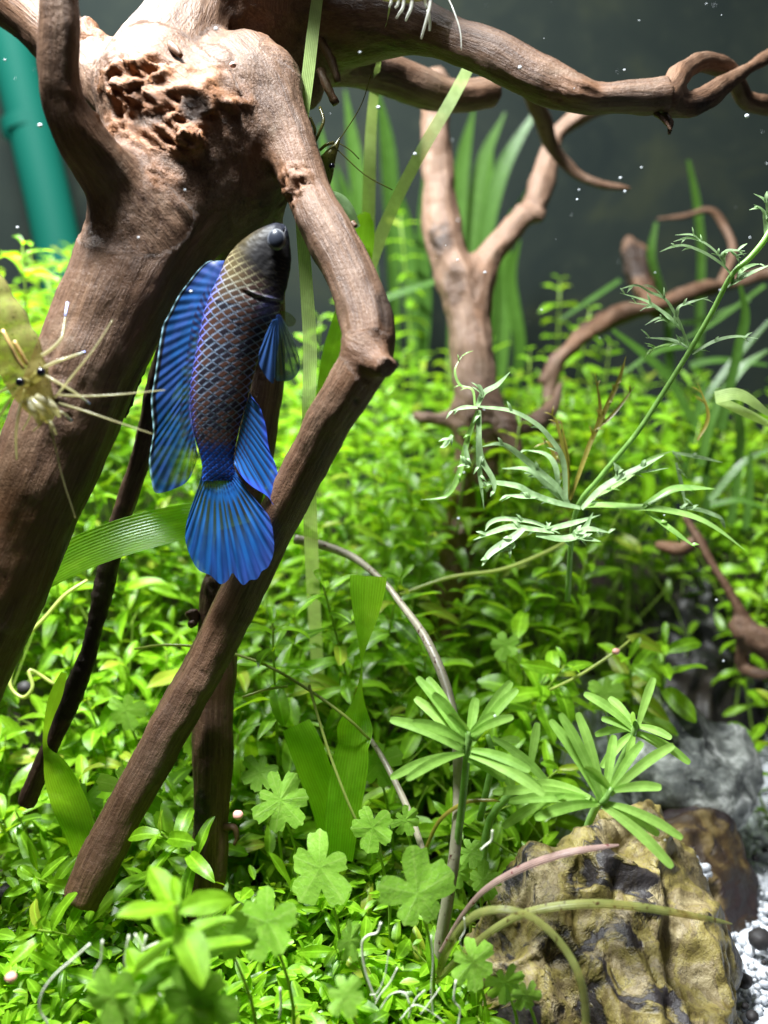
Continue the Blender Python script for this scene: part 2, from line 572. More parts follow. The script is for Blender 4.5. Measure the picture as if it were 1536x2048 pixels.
def build_sdf(limbs, h, k=0.3, cuts=None):
    """limbs: list of (n,4) arrays (cm).  cuts: {index:(point,normal)} flat ends"""
    cuts = cuts or {}
    den = [catmull(l, 5) if len(l) > 1 else np.vstack([l, l + 1e-4]) for l in limbs]
    allp = np.vstack(den)
    rm = allp[:, 3:4]
    lo = (allp[:, :3] - rm).min(0) - 0.35
    hi = (allp[:, :3] + rm).max(0) + 0.35
    n = np.ceil((hi - lo) / h).astype(int) + 1
    D = np.full(n, 10.0, np.float32)
    ax = [lo[q] + h * np.arange(n[q]) for q in range(3)]
    for li, c in enumerate(den):
        kk = k[li] if isinstance(k, (list, tuple)) else k
        pad = kk + 2 * h
        l0 = np.maximum(((c[:, :3] - c[:, 3:4]).min(0) - pad - lo) // h, 0).astype(int)
        l1 = np.minimum(((c[:, :3] + c[:, 3:4]).max(0) + pad - lo) // h + 2, n).astype(int)
        Fd = np.full(l1 - l0, 10.0, np.float32)
        for i in range(len(c) - 1):
            a, b = c[i], c[i + 1]
            mn = np.minimum(a[:3] - a[3], b[:3] - b[3]) - pad
            mx = np.maximum(a[:3] + a[3], b[:3] + b[3]) + pad
            s0 = np.maximum((mn - lo) // h, l0).astype(int)
            s1 = np.minimum((mx - lo) // h + 2, l1).astype(int)
            if (s1 <= s0).any():
                continue
            X = ax[0][s0[0]:s1[0]][:, None, None] - a[0]
            Y = ax[1][s0[1]:s1[1]][None, :, None] - a[1]
            Z = ax[2][s0[2]:s1[2]][None, None, :] - a[2]
            ab = b[:3] - a[:3]
            L2 = ab.dot(ab) + 1e-12
            t = np.clip((X * ab[0] + Y * ab[1] + Z * ab[2]) / L2, 0, 1)
            d = np.sqrt((X - t * ab[0]) ** 2 + (Y - t * ab[1]) ** 2 + (Z - t * ab[2]) ** 2) - (a[3] + t * (b[3] - a[3]))
            q = tuple(slice(s0[m] - l0[m], s1[m] - l0[m]) for m in range(3))
            Fd[q] = np.minimum(Fd[q], d)
        if li in cuts:
            p, nn = cuts[li]
            nn = np.asarray(nn, float) / np.linalg.norm(nn)
            X = ax[0][l0[0]:l1[0]][:, None, None] - p[0]
            Y = ax[1][l0[1]:l1[1]][None, :, None] - p[1]
            Z = ax[2][l0[2]:l1[2]][None, None, :] - p[2]
            Fd = np.maximum(Fd, (X * nn[0] + Y * nn[1] + Z * nn[2]).astype(np.float32))
        q = tuple(slice(l0[m], l1[m]) for m in range(3))
        D[q] = smin(D[q], Fd, kk)
    v, f = surface_nets(D, lo, h)
    return v, f, den

def vnormals(v, f):
    a, b, c, d = v[f[:, 0]], v[f[:, 1]], v[f[:, 2]], v[f[:, 3]]
    fn = np.cross(c - a, d - b)
    N = np.zeros_like(v)
    for k in range(4):
        np.add.at(N, f[:, k], fn)
    return N / (np.linalg.norm(N, axis=1)[:, None] + 1e-12)

def relax(v, f, it=2, lam=0.5):
    for _ in range(it):
        acc = np.zeros_like(v)
        cn = np.zeros(len(v))
        for k in range(4):
            np.add.at(acc, f[:, k], v[f[:, (k + 1) % 4]] + v[f[:, (k + 3) % 4]])
            np.add.at(cn, f[:, k], 2)
        v = v + lam * (acc / np.maximum(cn, 1)[:, None] - v)
    return v

def grain_of(v, den):
    """fibre coordinates (across, across, along) from the nearest limb"""
    pts, ss, Ns, Bs, rr = [], [], [], [], []
    for li, c in enumerate(den):
        cc = []
        for i in range(len(c) - 1):
            m = max(1, int(np.linalg.norm(c[i + 1, :3] - c[i, :3]) / 0.12))
            for t in range(m):
                cc.append(c[i] + (c[i + 1] - c[i]) * t / m)
        cc.append(c[-1])
        cc = np.array(cc)
        if len(cc) < 2:
            continue
        T = np.gradient(cc[:, :3], axis=0)
        T /= np.linalg.norm(T, axis=1)[:, None] + 1e-9
        N = np.cross(T[0], [0.2, 0.9, 0.3])
        N /= np.linalg.norm(N)
        s = li * 13.7
        for i in range(len(cc)):
            N = N - T[i] * N.dot(T[i])
            N /= np.linalg.norm(N) + 1e-9
            pts.append(cc[i, :3])
            ss.append(s)
            Ns.append(N.copy())
            Bs.append(np.cross(T[i], N))
            s += 0.12
    kd = kdtree.KDTree(len(pts))
    for i, p in enumerate(pts):
        kd.insert(p, i)
    kd.balance()
    find = kd.find
    ix = np.fromiter((find(p)[1] for p in v), np.int32, len(v))
    pts, ss, Ns, Bs = map(np.array, (pts, ss, Ns, Bs))
    r = v - pts[ix]
    return np.stack([(r * Ns[ix]).sum(1), (r * Bs[ix]).sum(1), ss[ix] * 0.10], 1)

_t = np.linalg.qr(np.array([[1.0, 0.2, 0.45], [0.1, 1.0, 0.2], [-0.45, 0.1, 1.0]]))[0]
TW = _t

def wood_mesh(name, limbs, h, k, mat, cuts=None, lump=0.05, fib=0.03, marks=(), tears=()):
    v, f, den = build_sdf(limbs, h, k, cuts)
    v = relax(v, f, 2)
    N = vnormals(v, f)
    g = grain_of(v, den)
    tone = np.zeros(len(v))
    dsp = lump * fbm(v * 0.9, 3) + fib * fbm(g * [3.2, 3.2, 6.0], 3) + fib * 0.45 * fbm(g * [9, 9, 14.0], 2)
    for (c, r, amt, rough) in marks:
        m = np.clip(1.25 - np.linalg.norm((v - c) / r, axis=1) + 0.45 * fbm(v * 2.2 + 5, 3), 0, 1)
        tone += amt * np.clip(m * 2.2, 0, 1)
        if rough:
            rid = 1 - np.abs(fbm((v @ TW) * [0.7, 5.2, 6.0] + 31, 2, 0.5))
            dsp += np.clip(m * 2, 0, 1) * rough * (1.0 * (rid - 0.62) + 0.40 * fbm(v * [3.0, 3.0, 4.5], 2))
    # small pits
    pit = noise3(v * 5.5 + 40)
    dsp -= 0.10 * np.clip(pit - 0.62, 0, 1)
    tone -= 2.5 * np.clip(pit - 0.66, 0, 1)
    v = v + N * dsp[:, None]
    return make_mesh(name, v, f, mat, vec={'grain': g}, flt={'tone': np.clip(tone, -1, 1)})

# ------------------------------------------------------------------ ground, back wall
def ground_h(x, y):
    x = np.asarray(x, float)
    y = np.asarray(y, float)
    return 0.25 + 3.2 * sstep(18, 36, y) * sstep(9, -4, x) + 0.9 * sstep(26, 40, y)

M_SOIL = simple_mat('dark_soil', (0.012, 0.010, 0.008), 0.9, 0.2, (0.045, 0.034, 0.022), 700, 0.8)
gx, gy = np.meshgrid(np.linspace(-32, 32, 129), np.linspace(2, 44.8, 100), indexing='ij')
gz = ground_h(gx, gy) + 0.12 * fbm(np.stack([gx.ravel() * 0.8, gy.ravel() * 0.8, 0 * gx.ravel()], 1), 3).reshape(gx.shape)
gi = np.arange(gx.size).reshape(gx.shape)
gf = np.stack([gi[:-1, :-1], gi[1:, :-1], gi[1:, 1:], gi[:-1, 1:]], -1).reshape(-1, 4)
o = link('ground', make_mesh('ground', np.stack([gx.ravel(), gy.ravel(), gz.ravel()], 1), gf, M_SOIL))
tag(o, 'dark planted aquarium soil under the plants', None, None, 'structure')

m, nt, out = newmat('back_wall')
tc = nt.nodes.new('ShaderNodeTexCoord')
a = noise(nt, tc.outputs['Object'], 22, 5, 0.6, 0.8)
b = noise(nt, tc.outputs['Object'], 90, 4, 0.6)
c = ramp(nt, a, [(0.3, (0.008, 0.013, 0.0115)), (0.55, (0.013, 0.0185, 0.0145)), (0.72, (0.025, 0.030, 0.016))])
c = mixc(nt, math_(nt, 'MULTIPLY', math_(nt, 'SUBTRACT', b, 0.55), 2.5, True), c, (0.028, 0.034, 0.022))
nt.links.new(pbsdf(nt, c, 0.75, 0.15).outputs[0], out.inputs[0])
M_WALL = m
wv = [(-32, 44.5, -1), (32, 44.5, -1), (32, 44.5, 44), (-32, 44.5, 44), (-32, 45.3, -1), (32, 45.3, -1), (32, 45.3, 44), (-32, 45.3, 44)]
wf = [(0, 1, 2, 3), (5, 4, 7, 6), (4, 0, 3, 7), (1, 5, 6, 2), (3, 2, 6, 7), (4, 5, 1, 0)]
o = link('back_wall', make_mesh('back_wall', wv, wf, M_WALL, smooth=False))
tag(o, 'dark grey green back wall of the tank with faint algae blotches', None, None, 'structure')

# ------------------------------------------------------------------ main driftwood
def J(*l):
    return pxpath(l)

A_ = J((450, 300, 17.9, 135), (360, 390, 17.6, 130), (275, 520, 17.2, 117), (190, 700, 17.0, 106), (105, 900, 17.0, 100), (0, 1150, 17.1, 100), (-120, 1420, 17.2, 98), (-230, 1660, 17.3, 96))
B_ = J((118, -90, 15.1, 40), (118, 30, 15.2, 40), (119, 140, 15.4, 41), (130, 210, 15.6, 44), (165, 280, 15.9, 50), (215, 345, 16.3, 56), (262, 425, 16.7, 62))
C_ = J((-60, -80, 19.8, 56), (60, 25, 19.4, 58), (150, 105, 18.9, 60), (240, 190, 18.2, 70))
D_ = J((450, -400, 18.7, 100), (432, -220, 18.6, 90), (415, -110, 18.5, 84), (392, -20, 18.2, 82), (360, 80, 17.9, 95), (320, 180, 17.6, 118), (330, 280, 17.5, 120))
E_ = J((585, -620, 15.4, 150), (570, -380, 16.6, 150), (555, -160, 17.8, 138), (545, 20, 18.8, 122), (570, 120, 19.0, 80), (600, 175, 19.0, 45))
F_ = J((520, 0, 19.0, 120), (640, 25, 18.8, 105), (720, 45, 18.4, 80), (800, 46, 17.8, 58), (900, 80, 17.2, 43), (1000, 116, 16.8, 45), (1060, 150, 16.6, 43), (1110, 172, 16.5, 41), (1160, 190, 16.4, 35), (1205, 197, 16.4, 32), (1265, 195, 16.4, 35), (1338, 190, 16.4, 38), (1390, 186, 16.4, 40))
I_ = J((640, 110, 19.4, 60), (720, 135, 20.2, 42), (780, 150, 20.7, 40), (850, 178, 21.2, 38), (910, 192, 21.6, 33), (975, 185, 22, 30))
J_ = J((490, 140, 17.6, 75), (535, 190, 17.3, 62), (565, 245, 17.15, 52), (590, 310, 17.0, 47), (620, 390, 16.8, 48), (660, 470, 16.5, 51), (705, 560, 16.15, 53), (732, 640, 15.9, 55), (735, 700, 15.75, 54), (712, 755, 15.85, 49), (675, 815, 16.1, 45), (640, 875, 16.4, 44), (560, 1030, 17.1, 43), (489, 1175, 17.6, 43), (410, 1330, 17.8, 42), (326, 1480, 17.8, 40), (240, 1640, 17.6, 39), (160, 1800, 17.4, 39), (130, 1860, 17.3, 39))
K_ = J((728, 705, 15.7, 40), (760, 726, 15.35, 27), (776, 737, 15.1, 25), (792, 748, 14.85, 24))
L_ = J((470, 430, 18.7, 90), (515, 560, 18.9, 55), (532, 720, 19.0, 38), (508, 900, 19.0, 38), (470, 1080, 19.1, 38), (442, 1200, 19.1, 40), (430, 1350, 19, 40), (426, 1500, 18.9, 39), (418, 1680, 18.7, 37), (412, 1830, 18.6, 37))
M_ = J((380, 600, 18.5, 40), (330, 740, 18.6, 28), (300, 850, 18.7, 24), (272, 950, 18.8, 21), (238, 1050, 18.8, 20), (207, 1180, 18.8, 19), (181, 1290, 18.7, 18), (138, 1410, 18.6, 21), (95, 1510, 18.5, 18), (55, 1605, 18.4, 18), (35, 1650, 18.4, 18))
N_ = J((300, 610, 17.7, 40), (272, 730, 17.9, 18), (250, 832, 18.0, 7))
Kn = J((440, 260, 17.7, 125), (470, 360, 17.9, 105))
Kb = J((470, 180, 17.5, 85), (540, 160, 17.5, 60))           # lit shoulder
Kc = J((300, 165, 17.0, 70), (390, 215, 16.75, 60))           # torn heart wood
Kd = J((360, 250, 16.75, 42), (382, 285, 16.45, 24))          # broken stub
Ke = J((70, 205, 15.6, 10), (84, 170, 15.5, 14))
cut = {5: (P(1340, 190, 16.4), P(1390, 186, 16.4) - P(1265, 195, 16.4)),
       7: (P(158, 1803, 17.4), P(160, 1800, 17.4) - P(240, 1640, 17.6)),
       8: (P(774, 736, 15.1), P(792, 748, 14.85) - P(728, 705, 15.7)),
       10: (P(52, 1612, 18.4), P(55, 1605, 18.4) - P(95, 1510, 18.5))}
limbs = [A_, B_, C_, D_, E_, F_, I_, J_, K_, L_, M_, N_, Kn, Kb, Kc, Kd]
kk = [0.3, 0.35, 0.3, 0.6, 0.45, 0.5, 0.25, 0.32, 0.12, 0.25, 0.15, 0.12, 0.5, 0.35, 0.3, 0.14]
marks = [(P(385, 215, 16.2), np.array([0.22, 0.5, 0.22]), -1.6, -0.25), (P(300, 235, 16.3), np.array([0.3, 0.5, 0.12]), -1.2, -0.15), (P(318, 205, 16.35), np.array([1.15, 0.9, 0.75]), 0.95, 0.16),  # first mark paints the shade of the hollow in the torn wood
         (P(250, 160, 16.6), np.array([0.5, 0.8, 0.35]), 0.6, 0.22),
         (P(372, 285, 16.3), np.array([0.28, 0.4, 0.33]), 0.7, 0.20),
         (P(330, 360, 16.7), np.array([0.35, 0.5, 0.28]), 0.6, 0.10),
         (P(585, 365, 16.55), np.array([0.28, 0.4, 0.36]), 0.35, 0.16),
         (P(470, 215, 16.8), np.array([0.16, 0.4, 0.16]), 0.3, 0.12),
         (P(770, 610, 15.8), np.array([0.12, 0.5, 0.42]), -0.75, 0.0),
         (P(205, 60, 18.5), np.array([0.5, 0.6, 0.4]), 0.45, 0.22),
         (P(397, 1640, 18.4), np.array([0.15, 0.4, 0.95]), -1.6, -0.03),
         (P(415, 1150, 18.7), np.array([0.16, 0.4, 0.4]), -0.45, 0.08),
         (P(545, 430, 18.3), np.array([0.9, 0.9, 0.55]), -0.5, 0.0),
         (P(175, 1000, 16.3), np.array([0.5, 0.8, 0.7]), -0.12, 0.0),
         (P(100, 790, 16.2), np.array([0.3, 0.5, 0.6]), -0.25, 0.05),
         (P(170, 1290, 18.6), np.array([1.1, 0.8, 4.0]), -0.9, 0.03),
         (P(265, 760, 17.8), np.array([0.35, 0.5, 0.9]), -0.9, 0.05),
         (P(1150, 180, 16.1), np.array([0.8, 0.5, 0.22]), 0.35, 0.05),
         (P(1400, 205, 18.8), np.array([0.3, 0.5, 0.22]), -0.6, 0.0)]
wood = thing('driftwood', 'large knotted brown driftwood with a bent branch reaching down beside the blue fish', 'driftwood', P(-230, 1660, 16.3))
o = link('trunk', wood_mesh('trunk', limbs, 0.058, kk, M_WOOD, cut, lump=0.04, fib=0.026, marks=marks), wood)
G_ = J((1325, 200, 17.2, 26), (1345, 180, 18.0, 22), (1362, 148, 18.8, 21), (1400, 126, 19.6, 18), (1445, 136, 20.2, 18), (1472, 160, 20.6, 19), (1492, 200, 20.9, 19), (1540, 212, 21.2, 18), (1640, 216, 21.8, 17))
H_ = J((1325, 205, 17.4, 28), (1360, 212, 18.2, 25), (1405, 198, 18.8, 25), (1442, 172, 19.4, 21), (1485, 145, 20, 14), (1540, 110, 20.8, 14), (1640, 60, 21.6, 12))
o = link('branch', wood_mesh('branch', [G_, H_], 0.055, 0.12, M_WOOD, None, 0.04, 0.03, [(P(1395, 215, 18.5), np.array([0.35, 0.4, 0.2]), -0.7, 0.0)]), wood)
o['label'] = 'thin curling branch beyond the broken end'
for q in ([(640, 80, 18.0, 9), (662, 120, 17.9, 9), (676, 165, 17.9, 7)], [(640, 140, 18.0, 8), (655, 175, 17.9, 9), (672, 208, 17.9, 8)],
          [(1325, 225, 16.5, 9), (1340, 245, 16.45, 7), (1338, 268, 16.4, 3)], [(1310, 225, 16.4, 6), (1328, 240, 16.35, 5), (1343, 262, 16.3, 2)],
          [(384, 1225, 18.9, 16), (388, 1244, 18.8, 9), (380, 1250, 18.7, 7)], [(448, 1655, 18.6, 9), (468, 1655, 18.5, 7), (474, 1675, 18.5, 5), (468, 1690, 18.5, 3)],
          [(704, 448, 16.45, 8), (713, 452, 16.4, 4)], [(335, 88, 16.9, 10), (350, 98, 16.5, 9), (362, 112, 16.4, 5)]):
    tube('twig_stub', pxpath(q), M_WOODD, wood, 7, 4, 0.18)

# ------------------------------------------------------------------ rear driftwood and the roots on the right
R1 = J((868, 165, 27, 28), (872, 260, 27, 29), (875, 350, 27, 32), (880, 430, 27, 37), (895, 510, 26.8, 40), (928, 600, 26.6, 42), (943, 660, 26.5, 43), (950, 760, 26.3, 45), (955, 840, 26.2, 46), (950, 950, 26, 42), (915, 1080, 25.6, 38), (885, 1200, 25.3, 36), (870, 1330, 25, 36))
R2 = J((945, 610, 26.6, 34), (975, 515, 26.9, 28), (1030, 452, 27.1, 25), (1070, 408, 27.3, 24), (1090, 340, 27.5, 21), (1107, 280, 27.6, 20), (1150, 240, 27.6, 20), (1200, 215, 27.5, 18), (1260, 200, 27.4, 16))
R3 = J((1050, 160, 24.6, 18), (1085, 240, 25.6, 17), (1105, 295, 26.4, 14), (1150, 345, 26.6, 10), (1200, 368, 26.6, 8), (1258, 377, 26.6, 6))
R4 = J((955, 815, 26.2, 36), (1020, 850, 25.9, 22), (1075, 845, 26.1, 18), (1105, 815, 26.6, 14), (1120, 770, 27, 10))
R5 = J((960, 800, 26, 30), (1000, 840, 25.7, 20), (1030, 905, 25.4, 16))
R6 = J((940, 840, 26.3, 26), (870, 838, 26.4, 14), (835, 832, 26.6, 9))
R7 = J((1060, 420, 27.2, 14), (1085, 430, 27.0, 12))
rear = thing('driftwood', 'pale forked upright driftwood standing among the plants behind the blue fish', 'driftwood', P(870, 1330, 25))
link('trunk', wood_mesh('trunk', [R1, R2, R4, R5, R6, R7], 0.075, 0.3, M_WOODP, None, 0.08, 0.05,
     [(P(880, 480, 26), np.array([0.35, 0.6, 0.5]), -0.9, 0.12), (P(905, 560, 26), np.array([0.3, 0.6, 0.6]), -0.5, 0.05), (P(1050, 845, 25.8), np.array([1.2, 0.8, 0.5]), -0.35, 0.1), (P(960, 620, 26.1), np.array([0.2, 0.5, 0.4]), 0.3, 0.05)]), rear)
o = link('twig', wood_mesh('twig', [R3], 0.06, 0.1, M_WOODD, None, 0.03, 0.02), rear)

W1 = J((1085, 760, 29, 9), (1130, 708, 29, 14), (1180, 660, 29.5, 17), (1240, 628, 30, 17), (1300, 615, 30, 15), (1380, 588, 30.5, 16), (1450, 570, 31, 14), (1536, 545, 31, 14), (1650, 520, 31, 14))
W2 = J((1258, 485, 33.5, 12), (1272, 520, 33.3, 30), (1292, 580, 32, 20), (1310, 620, 30.4, 16))
W3 = J((1440, 575, 31, 12), (1466, 505, 31.6, 9), (1450, 455, 32, 8), (1420, 420, 32, 7), (1370, 432, 32, 5), (1315, 438, 32, 4))
W4 = J((1110, 730, 29, 12), (1100, 800, 29, 14), (1120, 900, 28.6, 16), (1130, 1050, 28, 16))
right = thing('driftwood', 'slim brown driftwood branch slanting behind the fine-leaved plant with a curled twig on top', 'driftwood', P(1130, 1050, 28))
link('stump', wood_mesh('stump', [W2], 0.07, 0.2, M_WOODD, None, 0.12, 0.06, [(P(1268, 520, 32.6), np.array([0.7, 0.8, 1.2]), -0.9, 0.08)]), right)
link('branch', wood_mesh('branch', [W1, W4], 0.075, 0.25, M_WOOD, None, 0.08, 0.05, [(P(1262, 510, 31.6), np.array([0.5, 0.8, 0.6]), -0.85, 0.08)]), right)
link('twig', wood_mesh('twig', [W3], 0.05, 0.1, M_WOOD, None, 0.03, 0.02), right)

Q1 = J((1372, 1035, 25.5, 7), (1400, 1085, 25.3, 8), (1440, 1155, 25.1, 9), (1475, 1215, 25, 11), (1492, 1262, 25, 18))
Q2 = J((1480, 1255, 25, 20), (1530, 1285, 24.9, 32), (1640, 1310, 24.8, 45))
Q3 = J((1492, 1270, 25, 20), (1486, 1330, 25.4, 14), (1510, 1345, 25, 12), (1545, 1350, 24.8, 10))
Q4 = J((1395, 1080, 25.6, 8), (1360, 1098, 26, 14), (1320, 1090, 26.4, 12))
Q5 = J((1600, 1290, 24.8, 40), (1620, 1450, 25.0, 45), (1630, 1700, 25.2, 50))
rt = thing('driftwood_root', 'thin reddish brown root slanting down to a knotty stump above the grey rock', 'root', P(1630, 1700, 25.2))
link('root', wood_mesh('root', [Q1, Q2, Q3, Q4, Q5], 0.06, 0.15, M_WOODD, None, 0.05, 0.04), rt)

# ------------------------------------------------------------------ rocks
def rock(name, label, blobs, h, k, mat, lump, rid, cat='rock', seed=0.0, vs=(1.6, 1.6, 0.55), cut=None):
    limbs = [J(*b) if isinstance(b, list) else J(b) for b in blobs]
    v, f, den = build_sdf(limbs, h, k)
    N = vnormals(v, f)
    wv = v + 0.35 * np.stack([noise3(v * 0.7 + 3), noise3(v * 0.7 + 13), noise3(v * 0.7 + 23)], 1)
    r1 = 1 - np.abs(noise3(wv * np.array(vs) * 0.75 + seed)) * 1.6
    r2 = 1 - np.abs(fbm(wv * np.array(vs) * 1.9 + seed + 9, 2))
    dsp = lump * fbm(v * 0.5 + seed, 3, 0.45) + rid * (r1 - 0.6) + rid * 0.35 * (r2 - 0.7) + 0.022 * fbm(v * 4, 3)
    v = v + N * dsp[:, None]
    o = link(name, make_mesh(name, v, f, mat))
    return tag(o, label, cat)

rock('rock', 'large ridged yellow and dark brown rock beside the white gravel',
     [[(1085, 1740, 18.3, 52), (1060, 1860, 18.0, 95), (1060, 2080, 17.8, 150)],
      [(1195, 1730, 18.6, 62), (1200, 1850, 18.3, 110), (1210, 2080, 17.7, 180)],
      [(1278, 1680, 19.4, 72), (1320, 1830, 19.0, 95), (1390, 1960, 18.3, 95), (1380, 2120, 18.0, 120)],
      [(1060, 2000, 17.8, 130), (1320, 2100, 17.4, 150)]], 0.07, 0.45, M_ROCKY, 0.24, 0.42, seed=3.1, vs=(1.5, 1.5, 0.30))
rock('rock', 'rounded dark brown rock wedged behind the yellow rock with gravel grains on it',
     [[(1395, 1680, 22.4, 78), (1420, 1800, 22.0, 95), (1440, 1880, 21.6, 80)], [(1370, 1700, 22, 60), (1380, 1830, 21.6, 95)]], 0.08, 0.5, M_ROCKB, 0.26, 0.2, seed=8.2, vs=(1.0, 1.0, 0.7))
rock('rock', 'lumpy grey and white speckled rock behind the pale star-leaved plant',
     [[(1318, 1430, 23.7, 52), (1340, 1500, 23.5, 90), (1360, 1580, 23.4, 100)], [(1455, 1490, 23.4, 48), (1450, 1545, 23.2, 70), (1420, 1590, 23.0, 80)], (1390, 1520, 23.4, 70)], 0.08, 0.4, M_ROCKG, 0.26, 0.2, seed=14.4, vs=(1.2, 1.2, 1.2))
rock('rock', 'tall near-black rock shape added for the shade behind the grey rock',
     [[(1400, 1180, 30, 60), (1380, 1300, 30, 110), (1390, 1480, 30, 130)], [(1330, 1330, 30, 70), (1330, 1450, 30, 110)], (1440, 1300, 29.6, 60)], 0.11, 0.6, M_ROCKSHADE, 0.35, 0.3, seed=21.0)  # rock shape added where the back only lies in shade

# ------------------------------------------------------------------ white gravel
def ico():
    t = (1 + 5 ** 0.5) / 2
    v = np.array([(-1, t, 0), (1, t, 0), (-1, -t, 0), (1, -t, 0), (0, -1, t), (0, 1, t), (0, -1, -t), (0, 1, -t), (t, 0, -1), (t, 0, 1), (-t, 0, -1), (-t, 0, 1)], float)
    v /= np.linalg.norm(v, axis=1)[:, None]
    f = np.array([(0, 11, 5), (0, 5, 1), (0, 1, 7), (0, 7, 10), (0, 10, 11), (1, 5, 9), (5, 11, 4), (11, 10, 2), (10, 7, 6), (7, 1, 8), (3, 9, 4), (3, 4, 2), (3, 2, 6), (3, 6, 8), (3, 8, 9), (4, 9, 5), (2, 4, 11), (6, 2, 10), (8, 6, 7), (9, 8, 1)])
    return v, f
IV, IF = ico()

def ico2():
    v = IV.tolist()
    fs = []
    mid = {}
    def mp(a, b):
        k = (min(a, b), max(a, b))
        if k not in mid:
            p = np.array(v[a]) + np.array(v[b])
            v.append((p / np.linalg.norm(p)).tolist())
            mid[k] = len(v) - 1
        return mid[k]
    for a, b, c in IF:
        x, y, z = mp(a, b), mp(b, c), mp(c, a)
        fs += [(a, x, z), (b, y, x), (c, z, y), (x, y, z)]
    return np.array(v), np.array(fs)
IV2, IF2 = ico2()

def scatter_grains(centers, radii, jit=0.35, seed=1):
    r = np.random.default_rng(seed)
    n = len(centers)
    q = r.normal(size=(n, 3, 3))
    q, _ = np.linalg.qr(q)
    sc_ = r.uniform(0.65, 1.25, size=(n, 1, 3))
    base = IV[None] * (1 + jit * (r.random((n, 12, 1)) - 0.5)) * sc_
    vv = np.einsum('nij,nkj->nki', q, base) * radii[:, None, None] + centers[:, None, :]
    ff = (IF[None] + 12 * np.arange(n)[:, None, None]).reshape(-1, 3)
    return vv.reshape(-1, 3), ff

m, nt, out = newmat('white_gravel')
geo = nt.nodes.new('ShaderNodeNewGeometry')
c = mixc(nt, geo.outputs['Random Per Island'], (0.40, 0.42, 0.45), (0.66, 0.68, 0.70))
p = pbsdf(nt, c, 0.35, 0.5)
p.inputs['Subsurface Weight'].default_value = 0.0
nt.links.new(p.outputs[0], out.inputs[0])
M_GRAVEL = m
r = np.random.default_rng(5)
n = 9000
gxs = r.uniform(3.6, 14.0, n)
gys = r.uniform(13.2, 30.0, n)
keep = (gxs > 4.0 + 0.12 * (gys - 15)) & (gxs < 0.42 * gys + 1.6)
gxs, gys = gxs[keep], gys[keep]
gr = r.uniform(0.045, 0.12, len(gxs))
gzs = ground_h(gxs, gys) + 0.30 * r.random(len(gxs)) + 0.06
v, f = scatter_grains(np.stack([gxs, gys, gzs], 1), gr)
o = link('white_gravel', make_mesh('white_gravel', v, f, M_GRAVEL, smooth=False))
tag(o, 'patch of bright white gravel beside the rocks', 'gravel', None, 'stuff')
# loose sand sheet under the grains
sx, sy = np.meshgrid(np.linspace(3.4, 15, 40), np.linspace(12.6, 30.5, 50), indexing='ij')
sz = ground_h(sx, sy) + 0.16 + 0.08 * fbm(np.stack([sx.ravel(), sy.ravel(), 0 * sx.ravel()], 1), 3).reshape(sx.shape) - 0.5 * sstep(4.6, 3.5, sx)
si = np.arange(sx.size).reshape(sx.shape)
sf = np.stack([si[:-1, :-1], si[1:, :-1], si[1:, 1:], si[:-1, 1:]], -1).reshape(-1, 4)
o = link('gravel_bed', make_mesh('gravel_bed', np.stack([sx.ravel(), sy.ravel(), sz.ravel()], 1), sf, simple_mat('pale_sand', (0.62, 0.64, 0.66), 0.8, 0.2, (0.45, 0.47, 0.5), 900, 0.6)))
tag(o, 'pale sand under the white gravel', None, None, 'structure')
# grains on the brown rock
gpx = [(1372, 1735), (1388, 1722), (1398, 1738), (1412, 1735), (1378, 1752), (1396, 1757), (1408, 1752), (1386, 1770), (1368, 1748), (1418, 1748), (1404, 1770), (1406, 1787)]
for i, (x, y) in enumerate(gpx):
    v, f = scatter_grains(np.array([P(x, y, 20.72 + 0.012 * (i % 5))]), np.array([0.10 + 0.02 * (i % 3)]), 0.35, 40 + i)
    tag(link('gravel_grain', make_mesh('gravel_grain', v, f, M_GRAVEL, smooth=False)), 'white gravel grain lying on the rounded dark brown rock', 'gravel grain', 'gravel grains on the brown rock')
# black pellets on the gravel
def pellet(x, y, d, rpx, label, group, mat=M_BLACK, nm='soil_pellet', cat='pellet'):
    c = P(x, y, d)
    v = IV2 * (1 + 0.12 * noise3(IV2 * 1.7 + x)[:, None]) * rpx * d / FPX * [1, 1, 0.85]
    return tag(link(nm, make_mesh(nm, v + c, IF2, mat)), label, cat, group)
def gd(x, y, z=0.75):
    u = ((1024 - y) / FPX) * math.cos(PITCH) - math.sin(PITCH)
    return (z - CAMH) / u
for x, y, rp in ((1520, 1878, 24), (1488, 1962, 17), (1497, 1738, 9), (1510, 1716, 8), (1500, 1754, 10), (1505, 2032, 13), (1490, 2012, 8), (1476, 1650, 8), (1530, 1700, 7), (1528, 1925, 6)):
    pellet(x, y, gd(x, y, 0.9), rp, 'small round black soil pellet lying on the white gravel', 'black pellets on the white gravel')
for x, y, d, rp in ((10, 1790, 19.0, 26), (50, 1375, 21.6, 16)):
    pellet(x, y, d, rp, 'round black soil pellet half hidden among the leaves left of the trunk', 'black pellets among the leaves')
